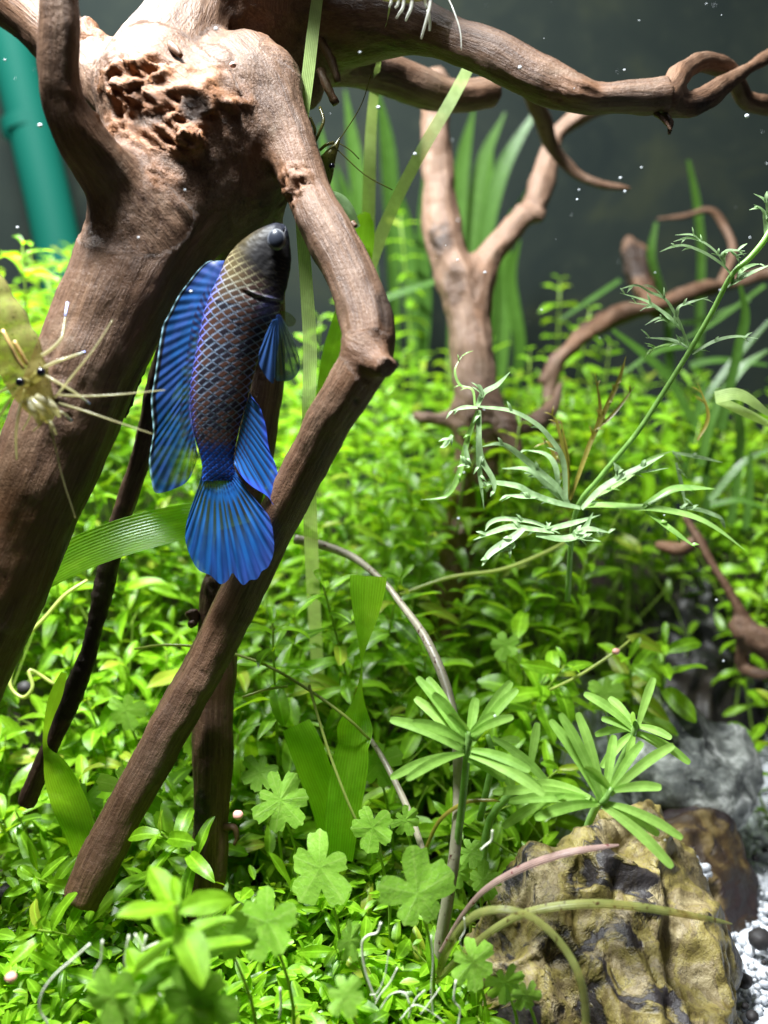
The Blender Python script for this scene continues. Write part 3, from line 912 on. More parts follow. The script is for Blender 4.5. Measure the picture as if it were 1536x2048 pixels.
# ------------------------------------------------------------------ the blue fish
DV = [((563, 447), (571, 451), .10), ((549, 446), (576, 464), .62), ((525, 456), (580, 486), .70), ((505, 467), (582, 505), .66), ((477, 488), (581, 535), .60),
      ((455, 515), (575, 567), .56), ((440, 549), (567, 598), .54), ((423, 584), (557, 628), .52), ((411, 616), (546, 652), .50), ((402, 654), (533, 677), .48),
      ((394, 695), (521, 706), .47), ((386, 735), (511, 736), .46), ((381, 771), (502, 770), .44), ((381, 812), (492, 809), .42), ((386, 857), (479, 857), .38),
      ((395, 892), (471, 895), .32), ((402, 918), (467, 922), .26), ((405, 944), (470, 946), .18), ((404, 962), (475, 961), .08)]
NLm, NA = 420, 132
st = np.array([[a[0], a[1], b[0], b[1], c] for a, b, c in DV], float)
cs = catmull(st, 24)
mid = (cs[:, :2] + cs[:, 2:4]) / 2
cum = np.concatenate([[0], np.cumsum(np.linalg.norm(np.diff(mid, axis=0), axis=1))])
lt = np.linspace(0, cum[-1], NLm)
cs = np.stack([np.interp(lt, cum, cs[:, k]) for k in range(5)], 1)
def dy(y):
    return np.interp(y, [446, 600, 800, 960, 1170], [16.35, 16.5, 16.65, 16.78, 16.88])
dep = dy((cs[:, 1] + cs[:, 3]) / 2)
Dp = np.array([P(x, y, d) for (x, y), d in zip(cs[:, :2], dep)])
Vp = np.array([P(x, y, d) for (x, y), d in zip(cs[:, 2:4], dep)])
Cc = (Dp + Vp) / 2
Aa = (Dp - Vp) / 2
half = np.linalg.norm(Aa, axis=1)
th = half * cs[:, 4]
ang = np.linspace(0, 2 * np.pi, NA, endpoint=False)
ca, sa = np.cos(ang), np.sin(ang)
body = Cc[:, None] + Aa[:, None] * ca[None, :, None] + (-FWD)[None, None] * (th[:, None] * sa[None])[:, :, None]
# coordinates along / across in the photograph's scale pixels
LL = np.repeat(lt[:, None], NA, 1)
aa = np.where(ang <= np.pi, ang, 2 * np.pi - ang)[None].repeat(NLm, 0)
# arc length across, from the back edge
qq = (0.55 * (1 - np.cos(aa)) / 2 + 0.45 * aa / np.pi) * (2 * half[:, None] * FPX / dep[:, None]) * 1.12
row = LL + 0.10 * qq
wrow = 19.0 * (0.62 + 0.38 * sstep(40, 150, LL)) * (1 - 0.38 * sstep(330, 470, LL))
# integrate the rows so that the size may change along the body
rowc = np.cumsum(np.concatenate([[0], np.diff(lt)]) / wrow[:, 0])[:, None] + 0.006 * qq
cw = 24.5 * (1 - 0.36 * sstep(330, 470, LL)) * (0.7 + 0.3 * sstep(60, 150, LL))
col_ = qq / cw
a1, b1 = rowc + col_, rowc - col_
fa, fb = a1 % 1, b1 % 1
ia, ib = np.floor(a1).astype(int), np.floor(b1).astype(int)
edge = np.minimum(fa, fb)                     # front edges of every scale
back = np.minimum(1 - fa, 1 - fb)
hsh = (np.sin(ia * 12.9898 + ib * 78.233) * 43758.5453) % 1
scal = sstep(70, 130, LL + 12 * np.sin(aa * 3))
rim = np.maximum(sstep(0.27, 0.06, fa) * (0.55 + 0.45 * hsh), sstep(0.16, 0.05, fb) * 0.55)
fr = (qq / (2 * half[:, None] * FPX / dep[:, None] * 1.12))
lum = np.zeros((NLm, NA, 3))
def put(dst, m, c):
    return dst * (1 - m[..., None]) + np.array(c) * m[..., None]
core = np.ones((NLm, NA, 3)) * [0.085, 0.038, 0.026]
core = put(core, sstep(230, 90, LL) * sstep(0.62, 0.25, fr), [0.16, 0.12, 0.05])           # olive nape
core = put(core, sstep(0.5, 1.0, hsh) * 0.5, [0.05, 0.028, 0.024])
band = 0.5 + 0.5 * np.sin(LL / 21.0 + fr * 2.0)
core = put(core, ((hsh > 0.80 - 0.25 * band) & (fr > 0.2) & (LL > 190)).astype(float) * 0.85, [0.008, 0.010, 0.022])
core = put(core, sstep(455, 490, LL), [0.012, 0.020, 0.09])
core = put(core, sstep(0.13, 0.05, fr) * sstep(110, 160, LL), [0.025, 0.028, 0.075])
rimc = np.ones((NLm, NA, 3)) * [0.17, 0.23, 0.32]
rimc = put(rimc, sstep(220, 110, LL), [0.30, 0.27, 0.15])
rimc = put(rimc, sstep(0.22, 0.08, fr) * sstep(110, 160, LL), [0.13, 0.16, 0.62])
rimc = put(rimc, sstep(0.80, 0.97, fr) * sstep(250, 340, LL), [0.12, 0.20, 0.58])
rimc = put(rimc, sstep(450, 480, LL), [0.03, 0.17, 0.85])
shade = (0.75 + 0.5 * sstep(0.0, 0.9, np.maximum(fa, fb)))
bc = (put(core * shade[..., None], rim * 0.95, [0, 0, 0]) + rimc * (rim * 0.95)[..., None] * 3.6) * 0.40
# head: slate blue-grey with dark cheek and fine lines
fpos = body.reshape(-1, 3)
hn = fbm(fpos * 6.0, 4).reshape(NLm, NA)
head = np.ones((NLm, NA, 3)) * [0.060, 0.056, 0.058]
head = put(head, sstep(0.45, 0.15, fr) * sstep(10, 60, LL), [0.15, 0.115, 0.05])
head = put(head, sstep(0.85, 1.0, fr), [0.06, 0.075, 0.11])
head = put(head, sstep(34, 0, LL), [0.05, 0.06, 0.10])
head = head * (1 + 0.5 * hn[..., None])
ln = np.abs(((LL + 16 * fr + 6 * hn) / 8.5) % 1 - 0.5)
head = put(head, sstep(0.10, 0.02, ln) * sstep(0.55, 0.8, fr) * sstep(45, 65, LL) * 0.8, [0.27, 0.24, 0.17])
hm = sstep(150, 95, LL + 70 * (0.5 - fr))
bc = bc * (1 - hm[..., None]) + head * 0.20 * hm[..., None]
gil = np.exp(-(((LL - 172) / 26) ** 2 + ((fr - 0.83) / 0.10) ** 2))
bc = put(bc, gil * 0.75, [0.10, 0.12, 0.30])
mou = sstep(0.045, 0.015, np.abs(fr - 0.80 + 0.004 * LL)) * sstep(30, 22, LL)
bc = put(bc, mou * 0.85, [0.004, 0.004, 0.006])
opl = np.exp(-((LL - 142 - 22 * np.cos((fr - 0.62) * 3.2)) / 4.0) ** 2) * sstep(0.40, 0.52, fr)
bc = put(bc, opl * 0.4, [0.006, 0.006, 0.010])
opr = np.exp(-((LL - 135 - 22 * np.cos((fr - 0.62) * 3.2)) / 3.0) ** 2) * sstep(0.45, 0.6, fr)
bc = put(bc, opr * 0.5, [0.09, 0.10, 0.13])
hgt = (0.007 * np.clip(np.maximum(fa, fb) - 0.3, 0, 1) - 0.006 * rim) * scal * (1 - hm)
hgt += 0.008 * hn * hm
op = opl - 0.7 * opr
hgt -= 0.022 * op + 0.02 * mou
nrm = (Aa / (half[:, None] + 1e-6))[:, None] * ca[None, :, None] + (-FWD)[None, None] * sa[None, :, None]
body = body + nrm * hgt[..., None]
ii = np.arange(NLm * NA).reshape(NLm, NA)
bf = np.stack([ii[:-1], ii[1:], np.roll(ii, -1, 1)[1:], np.roll(ii, -1, 1)[:-1]], -1).reshape(-1, 4)

m, nt, out = newmat('fish_skin')
c = attr(nt, 'col', 'Color')
p = pbsdf(nt, c, 0.5, 0.12)
nt.links.new(p.outputs[0], out.inputs[0])
M_FISH = m
m, nt, out = newmat('fish_fin')
c = attr(nt, 'col', 'Color')
al = attr(nt, 'clear', 'Fac')
p = pbsdf(nt, c, 0.45, 0.25)
t = nt.nodes.new('ShaderNodeBsdfTranslucent')
nt.links.new(c, t.inputs[0])
sh = mixs(nt, 0.38, p.outputs[0], t.outputs[0])
tr = nt.nodes.new('ShaderNodeBsdfTransparent')
tr.inputs[0].default_value = (0.85, 0.9, 0.6, 1)
nt.links.new(mixs(nt, al, sh, tr.outputs[0]), out.inputs[0])
M_FIN = m

fish = thing('fish', 'dark scaled fish with bright blue fins hanging head up against the driftwood', 'fish', P(440, 1170, 16.2))
bo = link('body', make_mesh('body', body.reshape(-1, 3), bf, M_FISH, cols={'col': bc.reshape(-1, 3)}), fish)

def fin(name, base, outer, dfun, colf, nS=150, nT=46, ray=20, amp=0.012, depth=None, parent=None):
    b = catmull(np.array(base, float), 12)
    u = catmull(np.array(outer, float), 12)
    def res(p, n):
        q = np.concatenate([[0], np.cumsum(np.linalg.norm(np.diff(p, axis=0), axis=1))])
        t = np.linspace(0, q[-1], n)
        return np.stack([np.interp(t, q, p[:, k]) for k in range(2)], 1)
    b, u = res(b, nS), res(u, nS)
    s = np.linspace(0, 1, nS)[:, None].repeat(nT, 1)
    t = np.linspace(0, 1, nT)[None].repeat(nS, 0)
    bow = 0.0
    xy = b[:, None] * (1 - t[..., None]) + u[:, None] * t[..., None]
    d = dfun(s, t) + dy(xy[..., 1])
    d = d + amp * np.cos(2 * np.pi * s * ray) * (0.4 + 0.6 * t)
    v = CAM + d[..., None] * (FWD + RGT * ((xy[..., :1] - 768.0) / FPX) + UPV * ((1024.0 - xy[..., 1:]) / FPX))
    c, a = colf(s, t)
    i = np.arange(nS * nT).reshape(nS, nT)
    f = np.stack([i[:-1, :-1], i[1:, :-1], i[1:, 1:], i[:-1, 1:]], -1).reshape(-1, 4)
    return link(name, make_mesh(name, v.reshape(-1, 3), f, M_FIN, cols={'col': c.reshape(-1, 3)}, flt={'clear': a.ravel()}), parent or fish)

BLUE = np.array([0.018, 0.145, 0.50])
SKY = np.array([0.08, 0.33, 0.95])
NAVY = np.array([0.008, 0.012, 0.035])

def n2(s, t, k, sd):
    return fbm(np.stack([s.ravel() * k, t.ravel() * 3, np.full(s.size, sd)], 1), 3).reshape(s.shape)

def col_dorsal(s, t):
    ph = (s * 27 + 0.10 * n2(s, t, 9, 1)) % 1
    dark = sstep(0.40, 0.52, ph) * sstep(1.0, 0.86, ph)
    c = np.ones(s.shape + (3,)) * BLUE * 0.6
    c = put(c, sstep(0.25, -0.3, n2(s, t, 7, 2)) * 0.5, [0.05, 0.10, 0.40])
    c = put(c, sstep(0.22, 0.0, s) * 0.55, [0.035, 0.03, 0.12])
    c = put(c, dark * (0.30 + 0.35 * t) * 0.85, [0.016, 0.045, 0.15])
    # yellow clear windows at the soft end
    yel = sstep(0.80, 0.95, s) * sstep(0.18, 0.4, t) * sstep(1.0, 0.8, t)
    c = put(c, yel * (0.35 + 0.55 * dark), [0.26, 0.30, 0.06])
    c = put(c, sstep(0.86, 0.90, t) * sstep(0.78, 0.68, s), [0.012, 0.012, 0.02])
    c = put(c, sstep(0.952, 0.968, t) * sstep(0.86, 0.70, s), [0.42, 0.72, 0.86])
    sp = ((s * 30 + t * 6) % 1 > 0.45) & ((t * 22) % 1 > 0.3) & (t < 0.25)
    c = put(c, sp.astype(float) * 0.8 * sstep(0.1, 0.2, s), [0.02, 0.014, 0.05])
    c = put(c, sstep(0.05, 0.0, t) * 0.5, [0.18, 0.16, 0.72])
    c = c * (0.85 + 0.35 * n2(s, t, 34, 12))[..., None].clip(0.5, 1.4)
    a = np.clip(0.38 * yel + 0.04, 0, 1)
    return c, a
fin('dorsal_fin', [(449, 521), (434, 562), (420, 592), (408, 628), (400, 668), (393, 705), (386, 745), (381, 790), (382, 830), (389, 872), (396, 912)],
    [(446, 521), (430, 522), (416, 523), (397, 539), (374, 568), (357, 591), (336, 631), (326, 650), (320, 680), (315, 713), (308, 760), (302, 795), (303, 827), (306, 864), (301, 897), (298, 925), (303, 963), (313, 986), (350, 977), (374, 963), (386, 942), (396, 914)],
    lambda s, t: 0.08 * np.sin(s * 7 + t * 2) * t + 0.04 * t, col_dorsal, ray=27, nS=230, amp=0.006)

def col_caudal(s, t):
    ph = (s * 19 + 0.5 + 0.06 * n2(s, t, 5, 4)) % 1
    dk = sstep(0.20, 0.33, np.abs(ph - 0.5))
    c = np.ones(s.shape + (3,)) * BLUE * 1.0
    c = put(c, sstep(0.30, 0.55, t) * sstep(0.75, 0.55, t) * 0.25, SKY)
    c = put(c, dk * sstep(0.24, 0.32, t) * sstep(0.92, 0.40, t), [0.04, 0.05, 0.05])
    c = put(c, dk * sstep(0.55, 0.9, t) * 0.5, [0.025, 0.06, 0.32])
    c = put(c, sstep(0.72, 1.0, t) * sstep(0.3, 0.75, s) * 0.45, [0.10, 0.11, 0.55])
    fine = sstep(0.22, 0.4, np.abs((s * 38 + 0.5 + 0.1 * n2(s, t, 8, 9)) % 1 - 0.5))
    c = put(c, fine * sstep(0.45, 0.75, t) * 0.45, [0.012, 0.04, 0.22])
    c = c * (0.82 + 0.35 * n2(s, t, 30, 11))[..., None].clip(0.5, 1.4)
    sc1 = (np.sin(s * 78 + t * 60) * np.sin(s * 78 - t * 60))
    c = put(c, sstep(-0.1, 0.3, sc1) * sstep(0.27, 0.16, t) * 0.9, [0.010, 0.016, 0.10])
    a = 0.04 + 0.10 * dk * sstep(0.26, 0.34, t) * sstep(0.75, 0.45, t) + 0.2 * fine * sstep(0.88, 1.0, t)
    return c, a
fin('caudal_fin', [(404, 940), (414, 940), (428, 940), (440, 940), (452, 940), (463, 940), (471, 940)],
    [(404, 953), (396, 975), (388, 998), (374, 1042), (371, 1082), (385, 1122), (399, 1141), (421, 1151), (441, 1168), (456, 1160), (465, 1146), (475, 1158), (487, 1170), (500, 1160), (514, 1158), (524, 1142), (536, 1134), (547, 1106), (547, 1073), (538, 1033), (514, 1005), (491, 974), (474, 953)],
    lambda s, t: 0.14 * t * np.sin(s * 6.0), col_caudal, nS=230, nT=60, ray=19, amp=0.008)

def col_anal(s, t):
    ph = (s * 14 + 0.06 * n2(s, t, 5, 6)) % 1
    dk = sstep(0.26, 0.42, np.abs(ph - 0.5))
    c = np.ones(s.shape + (3,)) * BLUE * 0.85
    c = put(c, sstep(0.5, 0.0, s) * 0.5, [0.04, 0.09, 0.26])
    c = put(c, dk * 0.85, [0.02, 0.022, 0.04])
    c = put(c, sstep(0.62, 1.0, t) * 0.6, [0.05, 0.09, 0.72])
    sc1 = np.sin(s * 46 + t * 40) * np.sin(s * 46 - t * 40)
    c = put(c, sstep(0.0, 0.3, sc1) * sstep(0.35, 0.15, t) * 0.7, [0.03, 0.02, 0.05])
    return c, 0.05 + 0.12 * dk * sstep(0.3, 0.6, t) * sstep(1, .7, t)
fin('anal_fin', [(501, 782), (492, 812), (482, 850), (474, 885), (468, 918), (468, 926)],
    [(503, 795), (519, 813), (526, 832), (532, 855), (538, 897), (552, 932), (561, 979), (559, 1003), (552, 1021), (545, 1006), (533, 991), (503, 972), (484, 953), (470, 930)],
    lambda s, t: -0.10 * t + 0.05 * np.sin(s * 5) * t, col_anal, ray=14, nS=170, amp=0.006)

def col_pect(s, t):
    ph = (s * 11) % 1
    dk = sstep(0.28, 0.42, np.abs(ph - 0.5))
    c = np.ones(s.shape + (3,)) * np.array([0.10, 0.17, 0.13])
    c = put(c, dk * 0.85, [0.02, 0.035, 0.06])
    c = put(c, sstep(0.35, 0.0, t), [0.04, 0.08, 0.28])
    c = put(c, sstep(0.2, 0.0, np.minimum(s, 1 - s)) * 0.8, [0.02, 0.05, 0.15])
    c = put(c, sstep(0.88, 1.0, t) * 0.6, [0.03, 0.08, 0.20])
    return c, 0.10 + 0.42 * (1 - dk) * sstep(0.2, 0.5, t) * sstep(1, 0.85, t)
def col_pelv(s, t):
    ph = (s * 7) % 1
    dk = sstep(0.28, 0.42, np.abs(ph - 0.5))
    c = np.ones(s.shape + (3,)) * np.array([0.035, 0.10, 0.30])
    c = put(c, dk * 0.7, [0.012, 0.03, 0.09])
    c = put(c, sstep(0.6, 1, t) * 0.5, [0.015, 0.03, 0.10])
    return c, 0.05 + 0.1 * (1 - dk)
fin('pelvic_fin', [(545, 640), (550, 638), (556, 636)], [(530, 672), (517, 713), (524, 741), (545, 767), (549, 752), (553, 720), (558, 680)],
    lambda s, t: -0.46 + 0.10 * t + 0.02 * s, col_pelv, nS=70, nT=36, ray=7)
fin('pectoral_fin', [(552, 632), (557, 628), (562, 632)], [(548, 700), (549, 755), (566, 762), (587, 757), (600, 732), (594, 701), (585, 673), (570, 645)],
    lambda s, t: -0.42 + 0.10 * t * (s - 0.3) + 0.22 * t, col_pect, nS=110, nT=40, ray=11)
fin('pectoral_fin', [(557, 622), (560, 624), (562, 630)], [(570, 622), (584, 630), (592, 641), (586, 652), (572, 652), (563, 640)],
    lambda s, t: 0.0 + 0.15 * t, lambda s, t: (np.ones(s.shape + (3,)) * [0.16, 0.22, 0.10], np.full(s.shape, 0.55)), nS=40, nT=16, ray=6)

def ball(name, c, r, mat, parent, sq=(1, 1, 1), axis=None):
    nu, nv = 28, 18
    vs, fs = [], []
    for i in range(nv + 1):
        a = math.pi * i / nv
        for k in range(nu):
            b = 2 * math.pi * k / nu
            l = np.array([math.sin(a) * math.cos(b) * sq[0], math.sin(a) * math.sin(b) * sq[1], math.cos(a) * sq[2]]) * r
            vs.append(np.array(c) + RGT * l[0] + UPV * l[1] - FWD * l[2])
    for i in range(nv):
        for k in range(nu):
            fs.append((i * nu + k, (i + 1) * nu + k, (i + 1) * nu + (k + 1) % nu, i * nu + (k + 1) % nu))
    return link(name, make_mesh(name, vs, fs, mat), parent)
M_EYE = simple_mat('fish_eye', (0.020, 0.024, 0.036), 0.3, 0.25, (0.02, 0.022, 0.028), 700)
M_PUP = simple_mat('fish_pupil', (0.002, 0.002, 0.004), 0.2, 0.3)
M_RING = simple_mat('fish_eye_ring', (0.11, 0.11, 0.10), 0.3, 0.6, (0.05, 0.06, 0.09), 900)
ec = P(553, 479, 16.37 - 0.32)
ey = ball('eye', ec, 0.160, M_RING, fish, (0.95, 1.1, 0.55))
ball('iris', ec - FWD * 0.012, 0.150, M_EYE, ey, (0.92, 1.08, 0.56))
ball('pupil', ec - FWD * 0.032 + RGT * 0.015 + UPV * 0.01, 0.092, M_PUP, ey, (0.9, 1.1, 0.62))

# ------------------------------------------------------------------ shrimps
def shrimp_mat(name, c1, c2, clear, spot):
    m, nt, out = newmat(name)
    tc = nt.nodes.new('ShaderNodeTexCoord')
    a = noise(nt, tc.outputs['Object'], 350, 4, 0.6)
    s = noise(nt, tc.outputs['Object'], 1500, 3, 0.6)
    c = mixc(nt, a, c1, c2)
    if spot:
        c = mixc(nt, math_(nt, 'MULTIPLY', math_(nt, 'SUBTRACT', s, 0.60), 16.0, True), c, (0.02, 0.015, 0.01))
    p = pbsdf(nt, c, 0.22, 0.6, bump(nt, a, 0.3, 0.0004))
    t = nt.nodes.new('ShaderNodeBsdfTranslucent')
    nt.links.new(c, t.inputs[0])
    sh = mixs(nt, 0.45, p.outputs[0], t.outputs[0])
    tr = nt.nodes.new('ShaderNodeBsdfTransparent')
    tr.inputs[0].default_value = (0.9, 0.88, 0.62, 1)
    nt.links.new(mixs(nt, clear, sh, tr.outputs[0]), out.inputs[0])
    return m
M_SHR = shrimp_mat('shrimp_shell', (0.26, 0.23, 0.06), (0.42, 0.39, 0.16), 0.42, True)
M_SHRL = shrimp_mat('shrimp_limb', (0.42, 0.38, 0.2), (0.6, 0.58, 0.42), 0.45, False)
M_SHRT = simple_mat('shrimp_limb_tip', (0.55, 0.62, 0.95), 0.25, 0.6, (0.30, 0.35, 0.9), 900)
M_SEYE = simple_mat('shrimp_eye', (0.006, 0.005, 0.012), 0.12, 0.6)
M_GOLD = simple_mat('shrimp_stripe', (0.75, 0.50, 0.20), 0.3, 0.6, (0.5, 0.3, 0.1), 900)

def shrimp_body(name, path, sq, mat, parent):
    """path: (px,py,d,rpx); segments show as shallow rings"""
    c = catmull(pxpath(path), 14)
    n = len(c)
    T = np.gradient(c[:, :3], axis=0)
    T /= np.linalg.norm(T, axis=1)[:, None]
    vs, fs = [], []
    K = 22
    L = 0
    for i in range(n):
        if i:
            L += np.linalg.norm(c[i, :3] - c[i - 1, :3])
        B = -FWD - T[i] * (-FWD).dot(T[i])
        B /= np.linalg.norm(B)
        A = np.cross(T[i], B)
        r = c[i, 3] * (1 + 0.10 * abs(math.sin(L * 6.5)) * (1 if i < n * 0.55 else 0.2))
        for k in range(K):
            a = 2 * math.pi * k / K
            vs.append(c[i, :3] + r * (math.cos(a) * A + sq * math.sin(a) * B))
    for i in range(n - 1):
        for k in range(K):
            fs.append((i * K + k, i * K + (k + 1) % K, (i + 1) * K + (k + 1) % K, (i + 1) * K + k))
    fs.append(tuple(reversed(range(K))))
    fs.append(tuple(range((n - 1) * K, n * K)))
    return link(name, make_mesh(name, vs, fs, mat), parent)

s1 = thing('shrimp', 'translucent yellow shrimp with black eyes clinging to the thick driftwood trunk', 'shrimp', P(60, 860, 15.3))
shrimp_body('body', [(-110, 455, 15.0, 44), (-70, 545, 14.9, 54), (-25, 620, 14.9, 57), (15, 680, 14.95, 54), (45, 735, 15.0, 45), (62, 775, 15.05, 40), (78, 805, 15.1, 32), (92, 828, 15.15, 20), (98, 845, 15.2, 6)], 0.8, M_SHR, s1)
for (x, y) in ((40, 764), (82, 744)):
    e = tube('eye_stalk', pxpath([(62, 765, 14.95, 9), (x, y, 14.6, 9)]), M_SHR, s1, 8, 3)
    ball('eye', P(x, y, 14.58), 9 * 14.6 / FPX, M_SEYE, e)
limbs_s = [([(70, 718, 15.0), (100, 700, 14.9), (122, 677, 14.95), (128, 650, 15.1), (135, 605, 15.3)], 5),
           ([(75, 742, 15.0), (108, 725, 14.9), (145, 712, 15.0), (170, 704, 15.2)], 5),
           ([(85, 748, 15.0), (110, 762, 14.9), (148, 784, 15.0), (180, 808, 15.3)], 5),
           ([(50, 780, 15.0), (40, 815, 14.9), (32, 865, 15.0), (33, 918, 15.3)], 6),
           ([(40, 775, 15.1), (20, 800, 15.0), (0, 830, 15.1), (-25, 850, 15.3)], 5),
           ([(38, 765, 15.1), (8, 780, 15.1), (-20, 795, 15.3)], 5),
           ([(55, 790, 15.1), (60, 830, 15.2), (45, 860, 15.4)], 4),
           ([(100, 820, 15.1), (125, 825, 15.0), (144, 842, 15.1)], 5),
           ([(95, 835, 15.1), (104, 850, 15.0), (112, 868, 15.1)], 6),
           ([(88, 835, 15.1), (80, 850, 15.1), (66, 862, 15.2)], 4)]
for pts, rp in limbs_s:
    n = len(pts)
    q = [(x, y, d, rp * 0.72 * (1 - 0.45 * i / (n - 1))) for i, (x, y, d) in enumerate(pts)]
    lo = tube('leg', pxpath(q), M_SHRL, s1, 7, 5)
    if rp == 5:
        (x0, y0, d0, r0), (x1, y1, d1, r1) = q[-2], q[-1]
        tube('leg_tip', pxpath([(x0 + (x1 - x0) * 0.35, y0 + (y1 - y0) * 0.35, d0 + (d1 - d0) * .35, r0 * 0.92), (x1, y1, d1, r1 * 1.15)]), M_SHRT, lo, 7, 3)
for pts in ([(90, 815, 15.0), (105, 870, 14.9), (125, 955, 15.0), (151, 1036, 15.2)], [(118, 806, 15.0), (170, 822, 14.8), (240, 846, 14.8), (306, 868, 15.0)],
            [(118, 790, 15.0), (170, 792, 14.8), (235, 789, 14.8), (330, 780, 15.0)], [(110, 795, 15.0), (150, 745, 14.7), (190, 695, 14.6), (225, 640, 14.7)]):
    n = len(pts)
    tube('antenna', pxpath([(x, y, d, 2.6 - 1.6 * i / (n - 1)) for i, (x, y, d) in enumerate(pts)]), M_SHRL, s1, 6, 8)
for pts in ([(5, 660, 14.42), (20, 690, 14.43), (32, 715, 14.5), (48, 738, 14.6)], [(28, 682, 14.5), (42, 706, 14.55), (55, 730, 14.63)]):
    tube('back_stripe', pxpath([(x, y, d, 3.5) for x, y, d in pts]), M_GOLD, s1, 6, 4)
for (x0, x1) in (((62, 800), (100, 838)), ((74, 795), (112, 815)), ((52, 800), (78, 846)), ((92, 800), (118, 832))):
    tube('mouth_part', pxpath([(x0[0], x0[1], 14.75, 9), ((x0[0] + x1[0]) / 2 + 3, (x0[1] + x1[1]) / 2, 14.7, 8), (x1[0], x1[1], 14.85, 4)]), M_SHRL, s1, 8, 4)

s2 = thing('shrimp', 'dull olive shrimp peeking out from behind the bent driftwood branch', 'shrimp', P(640, 345, 18.2))
M_SHR2 = shrimp_mat('olive_shrimp', (0.10, 0.09, 0.02), (0.19, 0.17, 0.05), 0.15, True)
shrimp_body('body', [(600, 420, 18.4, 20), (628, 378, 18.3, 24), (646, 340, 18.2, 21), (660, 312, 18.1, 13), (672, 292, 18.1, 6), (680, 275, 18.1, 1.5)], 0.8, M_SHR2, s2)
ball('eye', P(664, 332, 17.95), 6 * 18 / FPX, M_SEYE, s2)
for pts in ([(622, 300, 18.1), (640, 262, 18.0), (647, 240, 18.0), (640, 215, 18.1)], [(615, 300, 18.2), (630, 265, 18.1), (620, 235, 18.1)], [(640, 300, 18.1), (652, 290, 18.0), (668, 285, 18.0)]):
    tube('leg', pxpath([(x, y, d, 3.2) for x, y, d in pts]), M_SHR2, s2, 6, 5)
for pts in ([(676, 285, 18.1), (700, 300, 18.1), (718, 318, 18.2)], [(672, 290, 18.1), (720, 215, 18.0), (742, 150, 18.0)], [(670, 295, 18.1), (730, 350, 18.2), (785, 380, 18.4)]):
    tube('antenna', pxpath([(x, y, d, 1.1) for x, y, d in pts]), M_SHR2, s2, 5, 5)

s3 = thing('shrimp', 'pale shrimp with dangling white legs perched on top of the long branch', 'shrimp', P(812, 0, 17.0))
shrimp_body('body', [(745, -35, 16.6, 18), (775, -28, 16.5, 26), (815, -26, 16.5, 28), (855, -24, 16.6, 22), (890, -18, 16.8, 12)], 0.9, M_SHR, s3)
ball('eye', P(770, -20, 16.2), 6 * 16 / FPX, M_SEYE, s3)
M_PALE = shrimp_mat('pale_limb', (0.72, 0.72, 0.66), (0.85, 0.85, 0.8), 0.12, False)
for pts in ([(784, -10, 16.5), (782, 5, 16.4), (778, 14, 16.4)], [(798, -10, 16.5), (796, 8, 16.4), (790, 16, 16.4)], [(808, -8, 16.5), (806, 14, 16.35), (799, 26, 16.35), (792, 37, 16.4)], [(825, -8, 16.5), (822, 16, 16.35), (816, 30, 16.35), (811, 42, 16.4)], [(850, -8, 16.6), (851, 8, 16.5), (856, 16, 16.5)], [(862, -8, 16.6), (858, 20, 16.4), (850, 50, 16.4), (842, 78, 16.5)], [(856, 20, 16.45), (860, 45, 16.45), (859, 62, 16.5)]):
    n = len(pts)
    tube('leg', pxpath([(x, y, d, 4 - 1.9 * i / (n - 1)) for i, (x, y, d) in enumerate(pts)]), M_PALE, s3, 6, 4)
tube('antenna', pxpath([(888, -20, 16.5, 1.4), (905, 15, 16.3, 1.4), (920, 60, 16.2, 1.2), (923, 100, 16.2, 0.8)]), M_PALE, s3, 6, 5)
# ------------------------------------------------------------------ leaf shapes (unit length 1 cm along +Y)
def leaf_mesh(name, mat, wid, tipr, arch, fold, nu=5, nv=8, twist=0.0, wave=0.0):
    vs, uv, fs = [], [], []
    for j in range(nv + 1):
        t = j / nv
        prof = float(np.interp(t, [0, 0.12, 0.32, 0.6, 0.82, 0.94, 1.0], [0.16, 0.42, 0.78, 1.0, 0.9, 0.62, 0.22])) if tipr > 0.84 else float(np.interp(t, [0, 0.15, 0.4, 0.65, 0.85, 0.95, 1.0], [0.16, 0.6, 0.98, 0.95, 0.66, 0.36, 0.10]))
        a = arch * t
        yy = math.sin(a) / arch if abs(arch) > 1e-3 else t
        zz = -(1 - math.cos(a)) / arch if abs(arch) > 1e-3 else 0
        for i in range(nu):
            s = i / (nu - 1) - 0.5
            x = s * wid * prof
            z = zz + fold * abs(s) * wid * prof + wave * math.sin(t * 9 + s * 2) * abs(s)
            tw = twist * t
            vs.append((x * math.cos(tw), yy, z + x * math.sin(tw)))
            uv.append((i / (nu - 1), t))
    for j in range(nv):
        for i in range(nu - 1):
            a = j * nu + i
            fs.append((a, a + 1, a + nu + 1, a + nu))
    return make_mesh(name, vs, fs, mat, uv=uv)

LEAVES = [leaf_mesh('leaf', M_STEMLEAF, w_ * 0.9, tp, ar, fo, nv=9, twist=tw, wave=0.06) for w_, tp, ar, fo, tw in
          ((0.35, 0.85, 0.8, 0.30, 0.1), (0.39, 0.92, 1.1, 0.25, -0.25), (0.32, 0.80, 0.5, 0.35, 0.3), (0.40, 0.9, 1.4, 0.3, 0.15), (0.30, 0.8, 0.9, 0.4, -0.4), (0.34, 0.82, 1.2, 0.3, 0.5))]
LEAVES_F = [leaf_mesh('leaf', M_FORE, w_, tp, ar, fo, nu=7, nv=10, twist=tw, wave=0.05) for w_, tp, ar, fo, tw in
            ((0.38, 0.8, 0.6, 0.25, 0.1), (0.42, 0.82, 0.9, 0.2, -0.2), (0.36, 0.8, 0.4, 0.3, 0.2))]

def vn(a):
    return a / (np.linalg.norm(a) + 1e-9)

